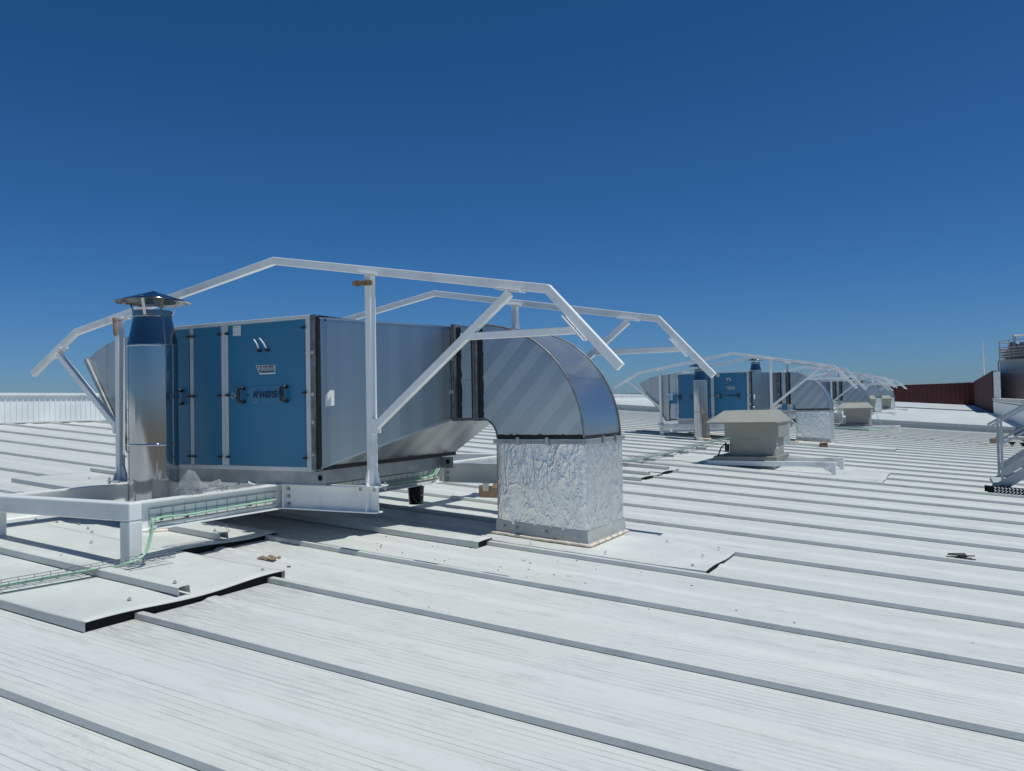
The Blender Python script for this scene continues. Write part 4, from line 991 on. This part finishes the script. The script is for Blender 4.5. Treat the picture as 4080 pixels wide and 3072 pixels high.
mb = MB(); mb.bar((XR, 4.55, ZT+.012), (XR-.01, 4.86, ZT+.010), .018, .008); single(mb, 'threaded_rod', M['zinc'], 'short metal rod lying on the near white beam beyond the bag', 'rod')

# chips and crumbs left by the fitters
mb = MB()
for i in range(60):
    if i % 6: x, y = random.gauss(-2.9, 1.0), random.gauss(5.55, .35)
    else: x, y = random.uniform(-4.2, 1.5), random.uniform(2.6, 8.5)
    k = ((y-.04) % .99)
    if k < .10 or (-3.6 < x < -1.6 and 5.95 < y < 7.15): continue
    z = zr(x, y)+.0005; r = random.uniform(.002, .0055); a = random.random()*6; n = random.choice((4, 5))
    p = [(x+r*(1+.7*random.random())*math.cos(a+2*math.pi*j/n)*1.5, y+r*math.sin(a+2*math.pi*j/n), z) for j in range(n)]
    mb.prism([Vector(q) for q in p], (0, 0, 0), (0, 0, random.uniform(.002, .006)))
o = mb.build('debris_chips', M['flange']); tag(o, 'tiny dark chips scattered over the near roof panels', 'debris', None, 'stuff')
# ------------------------------------------------------------------ boundary walls
t = thing('parapet_wall', (-17.2, 20, zr(-17.2, 20)), 'white ribbed parapet wall at the far left roof edge', 'parapet')
mb = MB(); q = []; y = -12.0
while y < 60:
    for dy, dx in ((0, 0), (.090, 0), (.095, .018), (.112, .018), (.12, 0)): q.append((y+dy, dx))
    y += .12
n = len(q); top = lambda y: -.18+.60+RY*(y-10)
for (yy, dx) in q: mb.v += [(-17.2+dx, yy, -.6), (-17.2+dx, yy, .40+RY*(yy-10))]
mb.f = [(2*i, 2*i+2, 2*i+3, 2*i+1) for i in range(n-1)]; mb.build('cladding', M['clad'], t)
mb = MB(); mb.bar((-17.24, -12, .435-.06), (-17.24, 120, .435+.297), .17, .055); mb.build('coping', M['clad'], t)
mb = MB(); mb.bar((-17.13, -12, -.17-.06), (-17.13, 37, -.17+.09), .16, .03); mb.build('base_trim', M['flash'], t)

t = thing('red_wall', (-2, 113, zr(-2, 113)), 'dark red clad wall closing the far end of the roof', 'wall')
def clad(mb, p, q, z0, z1a, z1b, pitch=.5, dep=.04):
    p = Vector(p); q = Vector(q); L = (q-p).length; d = (q-p)/L; nn = Vector((d.y, -d.x, 0)); k = int(L/pitch); pr = []
    for i in range(k):
        for s, e in ((0, 0), (.6, 0), (.68, dep), (.92, dep), (1, 0)): pr.append(((i+s)*L/k, e))
    for s, e in pr:
        c = p+d*s+nn*e; mb.v += [(c.x, c.y, z0), (c.x, c.y, z1a+(z1b-z1a)*s/L)]
    m = len(pr); mb.f += [(2*i, 2*i+2, 2*i+3, 2*i+1) for i in range(m-1)]
mb = MB(); clad(mb, (-45, 113.2, 0), (2.62, 113.2, 0), -2, 1.3, 1.80); mb.build('far_cladding', M['red'], t)
MB().box(-45, 2.70, 113.24, 113.36, -2, 1.28).build('wall_core', M['red'], t); MB().box(2.665, 2.80, 64.9, 113.2, -2, 1.70).build('wall_core', M['red'], t)
mb = MB(); mb.bar((-45, 113.3, 1.36), (2.55, 113.3, 1.85), .3, .07); mb.build('coping', M['alu'], t)
mb = MB(); mb.v = []; clad(mb, (2.62, 113.1, 0), (2.62, 64.9, 0), -2, 1.80, 1.70); mb.build('side_cladding', M['red'], t)
mb = MB(); mb.bar((2.75, 113.3, 1.88), (2.75, 64.8, 1.76), .3, .07); mb.build('coping', M['red'], t)
mb = MB(); mb.box(2.66, 3.05, 64.6, 64.88, -1.3, 1.72); mb.build('end_pier', M['alu'], t)
t = thing('white_wall', (2.63, 50, zr(2.6, 50)), 'low white ribbed wall with a stained coping, right edge behind the stair', 'wall')
mb = MB(); clad(mb, (2.62, 64.5, 0), (2.62, 24, 0), -2.2, -.24, -.30, .34, .03); mb.build('cladding', M['clad'], t)
mb = MB(); mb.bar((2.74, 64.55, -.16), (2.74, 24, -.24), .34, .17); mb.build('coping', M['concrete'], t)
mb = MB(); mb.bar((2.60, 64.5, -.30), (2.60, 24, -.42), .03, .03); mb.build('conduit', M['rubber'], t)

# ------------------------------------------------------------------ silo and mast behind the wall
t = thing('steel_silo', (6.3, 70, -6), 'big round steel silo with a railed top, cut by the right edge', 'silo')
cx, cy, rr = 6.35, 70.6, 3.0
MB().lathe([(rr, -6), (rr, .6), (rr+.02, .62), (rr+.02, .68), (rr, .70), (rr, 1.9), (rr+.02, 1.92), (rr, 1.98), (rr, 2.65), (0, 2.9)], cx, cy, 72, cap=False).build('tank', M['silo'], t, auto=20)
for z in (2.68, 2.95, 3.15, 3.35, 3.55):
    mb = MB(); mb.tube([(cx+(rr+.05)*math.cos(a), cy+(rr+.05)*math.sin(a), z) for a in [2*math.pi*i/48 for i in range(49)]], .05, 6); mb.build('guard_band', M['silo'], t)
mb = MB(); mb.tube([(cx+(rr+.08)*math.cos(a), cy+(rr+.08)*math.sin(a), 4.05) for a in [2*math.pi*i/48 for i in range(49)]], .035, 6)
for i in range(14):
    a = 2*math.pi*i/14+.18; mb.tube([(cx+(rr+.08)*math.cos(a), cy+(rr+.08)*math.sin(a), 2.6), (cx+(rr+.08)*math.cos(a), cy+(rr+.08)*math.sin(a), 4.05)], .03, 6)
mb.build('guard_rail', M['silo'], t)
mb = MB()
for i in range(26):
    a = 2.3+i*.12; z = 2.95+(i*37 % 11)*.055; mb.box(cx+2.2*math.cos(a)-.16, cx+2.2*math.cos(a)+.16, cy+2.2*math.sin(a)-.14, cy+2.2*math.sin(a)+.14, z, z+.5)
mb.box(cx-2.6, cx+2.6, cy-1.6, cy+1.6, 2.8, 3.45); mb.build('roof_machinery', M['flange'], t)
mb = MB()
for x, y in ((4.15, 69.0), (4.95, 69.0), (4.3, 69.7), (5.1, 69.7)): mb.tube([(x, y, 2.8), (x, y, 4.45)], .035, 6)
mb.tube([(4.15, 69.0, 4.35), (4.95, 69.0, 4.35), (5.1, 69.7, 4.45), (4.3, 69.7, 4.45), (4.15, 69.0, 4.35)], .035, 6); mb.build('access_hoop', M['silo'], t)
mb = MB()
for dx in (0, .35, .62): mb.tube([(cx-rr-.1+dx*.6, cy-1.2*dx-.1, -6), (cx-rr-.1+dx*.6, cy-1.2*dx-.1, 2.65)], .05, 8)
mb.build('downpipe', M['silo'], t)
mb = MB(); mb.cyl((2.90, 90, -8), (2.90, 90, 3.9), .10, 8); mb.cyl((2.90, 90, 3.9), (2.90, 90, 5.3), .055, 8); single(mb, 'mast', M['alu'], 'thin grey mast standing above the dark red wall', 'mast')
mb = MB(); mb.box(4.6, 7.5, 118, 124, -6, .35); t = thing('distant_shed', (6, 121, -6), 'tiny white-roofed shed between the red wall end and the silo', 'building'); mb.build('wall', M['card'], t)
MB().box(4.4, 7.7, 117.8, 124.2, .355, 1.15).build('roof', M['clad'], t)

# ------------------------------------------------------------------ metal stair on the right
t = thing('metal_stair', (.9, 14.7, zr(.9, 14.7)), 'grey metal stair with handrails climbing out of the right edge', 'stair')
SY0, SY1 = 14.2, 15.2; x0 = .52; zb = -1.33; sl_ = .60
for yy in (SY0, SY1):
    mb = MB(); mb.prism([(x0, yy, zb+.02), (x0+.05, yy, zb-.05), (x0+.14, yy, zb-.07), (3.6, yy, zb-.07+sl_*3.46), (3.6, yy, zb+.10+sl_*3.46), (x0+.14, yy, zb+.10)], (0, -.005, 0), (0, .005, 0)); mb.build('stringer', M['stair'], t)
    mb = MB(); mb.bar((x0+.15, yy-.02, zb+.20), (3.6, yy-.02, zb+.20+sl_*3.45), .02, .11); mb.build('side_panel', M['stair'], t)
    mb = MB(); mb.bar((x0, yy, -.44), (3.6, yy, -.44+sl_*3.08), .035, .035); mb.bar((x0+.14, yy, -.70), (3.6, yy, -.70+sl_*2.94), .03, .03); mb.build('handrail', M['stair'], t)
    for px in (x0+.14, 1.5, 2.5, 3.5):
        MB().box(px-.018, px+.018, yy-.0155, yy+.0155, zb+.05+sl_*(px-x0-.1), -.45+sl_*(px-x0)).build('baluster', M['stair'], t)
for i in range(12):
    x = x0+.02+i*.26; z = zb+.04+i*.26*sl_
    MB().box(x, x+.25, SY0+.006, SY1-.006, z, z+.02).build('tread', M['stair'], t)
MB().box(x0+.12, x0+.24, SY0-.02, SY0-.006, zr(.6, 14.25)+.03, zb+.03).build('foot_plate', M['flange'], t)
MB().box(x0+.04, x0+.12, SY0+.01, SY1-.01, zr(.6, 14.25)+.03, zb-.02).build('foot_plate', M['seal'], t)
t = thing('sprung_rail', (1.2, 14.2, zr(1.2, 14.2)), 'black rail with a row of white wavy loops under the stair foot', 'rail')
mb = MB(); mb.slab(.48, 4, 14.02, 14.05, .03, .045); mb.slab(.48, 4, 14.02, 14.05, .10, .115); mb.slab(.46, .52, 14.0, 14.1, .02, .12); mb.slab(.42, 4, 14.10, 14.13, .03, .12); mb.build('rail', M['rubber'], t)
mb = MB(); x = .54
while x < 3.9:
    mb.tube([(x, 14.0, zr(x, 14)+.04), (x+.025, 13.99, zr(x, 14)+.06), (x, 14.0, zr(x, 14)+.078), (x+.025, 14.0, zr(x, 14)+.10), (x, 14.0, zr(x, 14)+.115)], .008, 6); x += .046
mb.build('loops', M['white'], t)
t = thing('equipment_box', (2.2, 24, zr(2.2, 24)), 'grey box unit on dark feet at the right edge behind the stair', 'equipment')
MB().box(1.78, 3.5, 22.6, 26.5, -1.42, -1.08).build('housing', M['clad'], t); MB().box(1.88, 3.4, 22.7, 26.3, zr(2, 24), -1.425).build('plinth', M['red'], t)
for i, (x, y) in enumerate(((1.60, 28.6), (1.88, 28.5))):
    mb = MB(); z = zr(x, y); mb.box(x-.05, x+.05, y-.05, y+.05, z, z+.08); mb.box(x-.09, x+.09, y-.03, y+.03, z+.08, z+.12)
    tag(mb.build('rubber_block', M['rubber'], None), ('left' if i == 0 else 'right')+' one of two small black pipe feet behind the stair posts', 'support foot', 'black pipe feet')
mb = MB(); mb.tube([(1.15, 28.9, zr(1.1, 28.9)+.19), (3.5, 28.9, zr(3.5, 28.9)+.35)], .05, 10); mb.cyl((1.32, 28.9, zr(1.3, 28.9)+.02), (1.32, 28.9, zr(1.3, 28.9)+.34), .09, 14); tag(mb.build('pipe', M['rail'], None, auto=40), 'grey pipe with a valve crossing behind the stair posts', 'pipe')
# second unit's control box
t = thing('control_box', (-6.6, 21.5, 0), 'pale blue control box left of the second blue unit', 'control box')
MB().box(-6.72, -6.56, 21.42, 21.50, .07, .24).build('housing', M['bluebox'], t, bevel=.01)
MB().box(-6.66, -6.44, 21.501, 21.515, -.02, .2).build('back_plate', M['blue'], t)
mb = MB(); mb.tube(catmull([Vector((-6.62, 21.45, .07)), Vector((-6.60, 21.43, -.1)), Vector((-6.64, 21.43, -.3)), Vector((-6.6, 21.45, -.42))]), .008, 6); mb.build('cable', M['black'], t)
bpy.data.objects.remove(screw0)
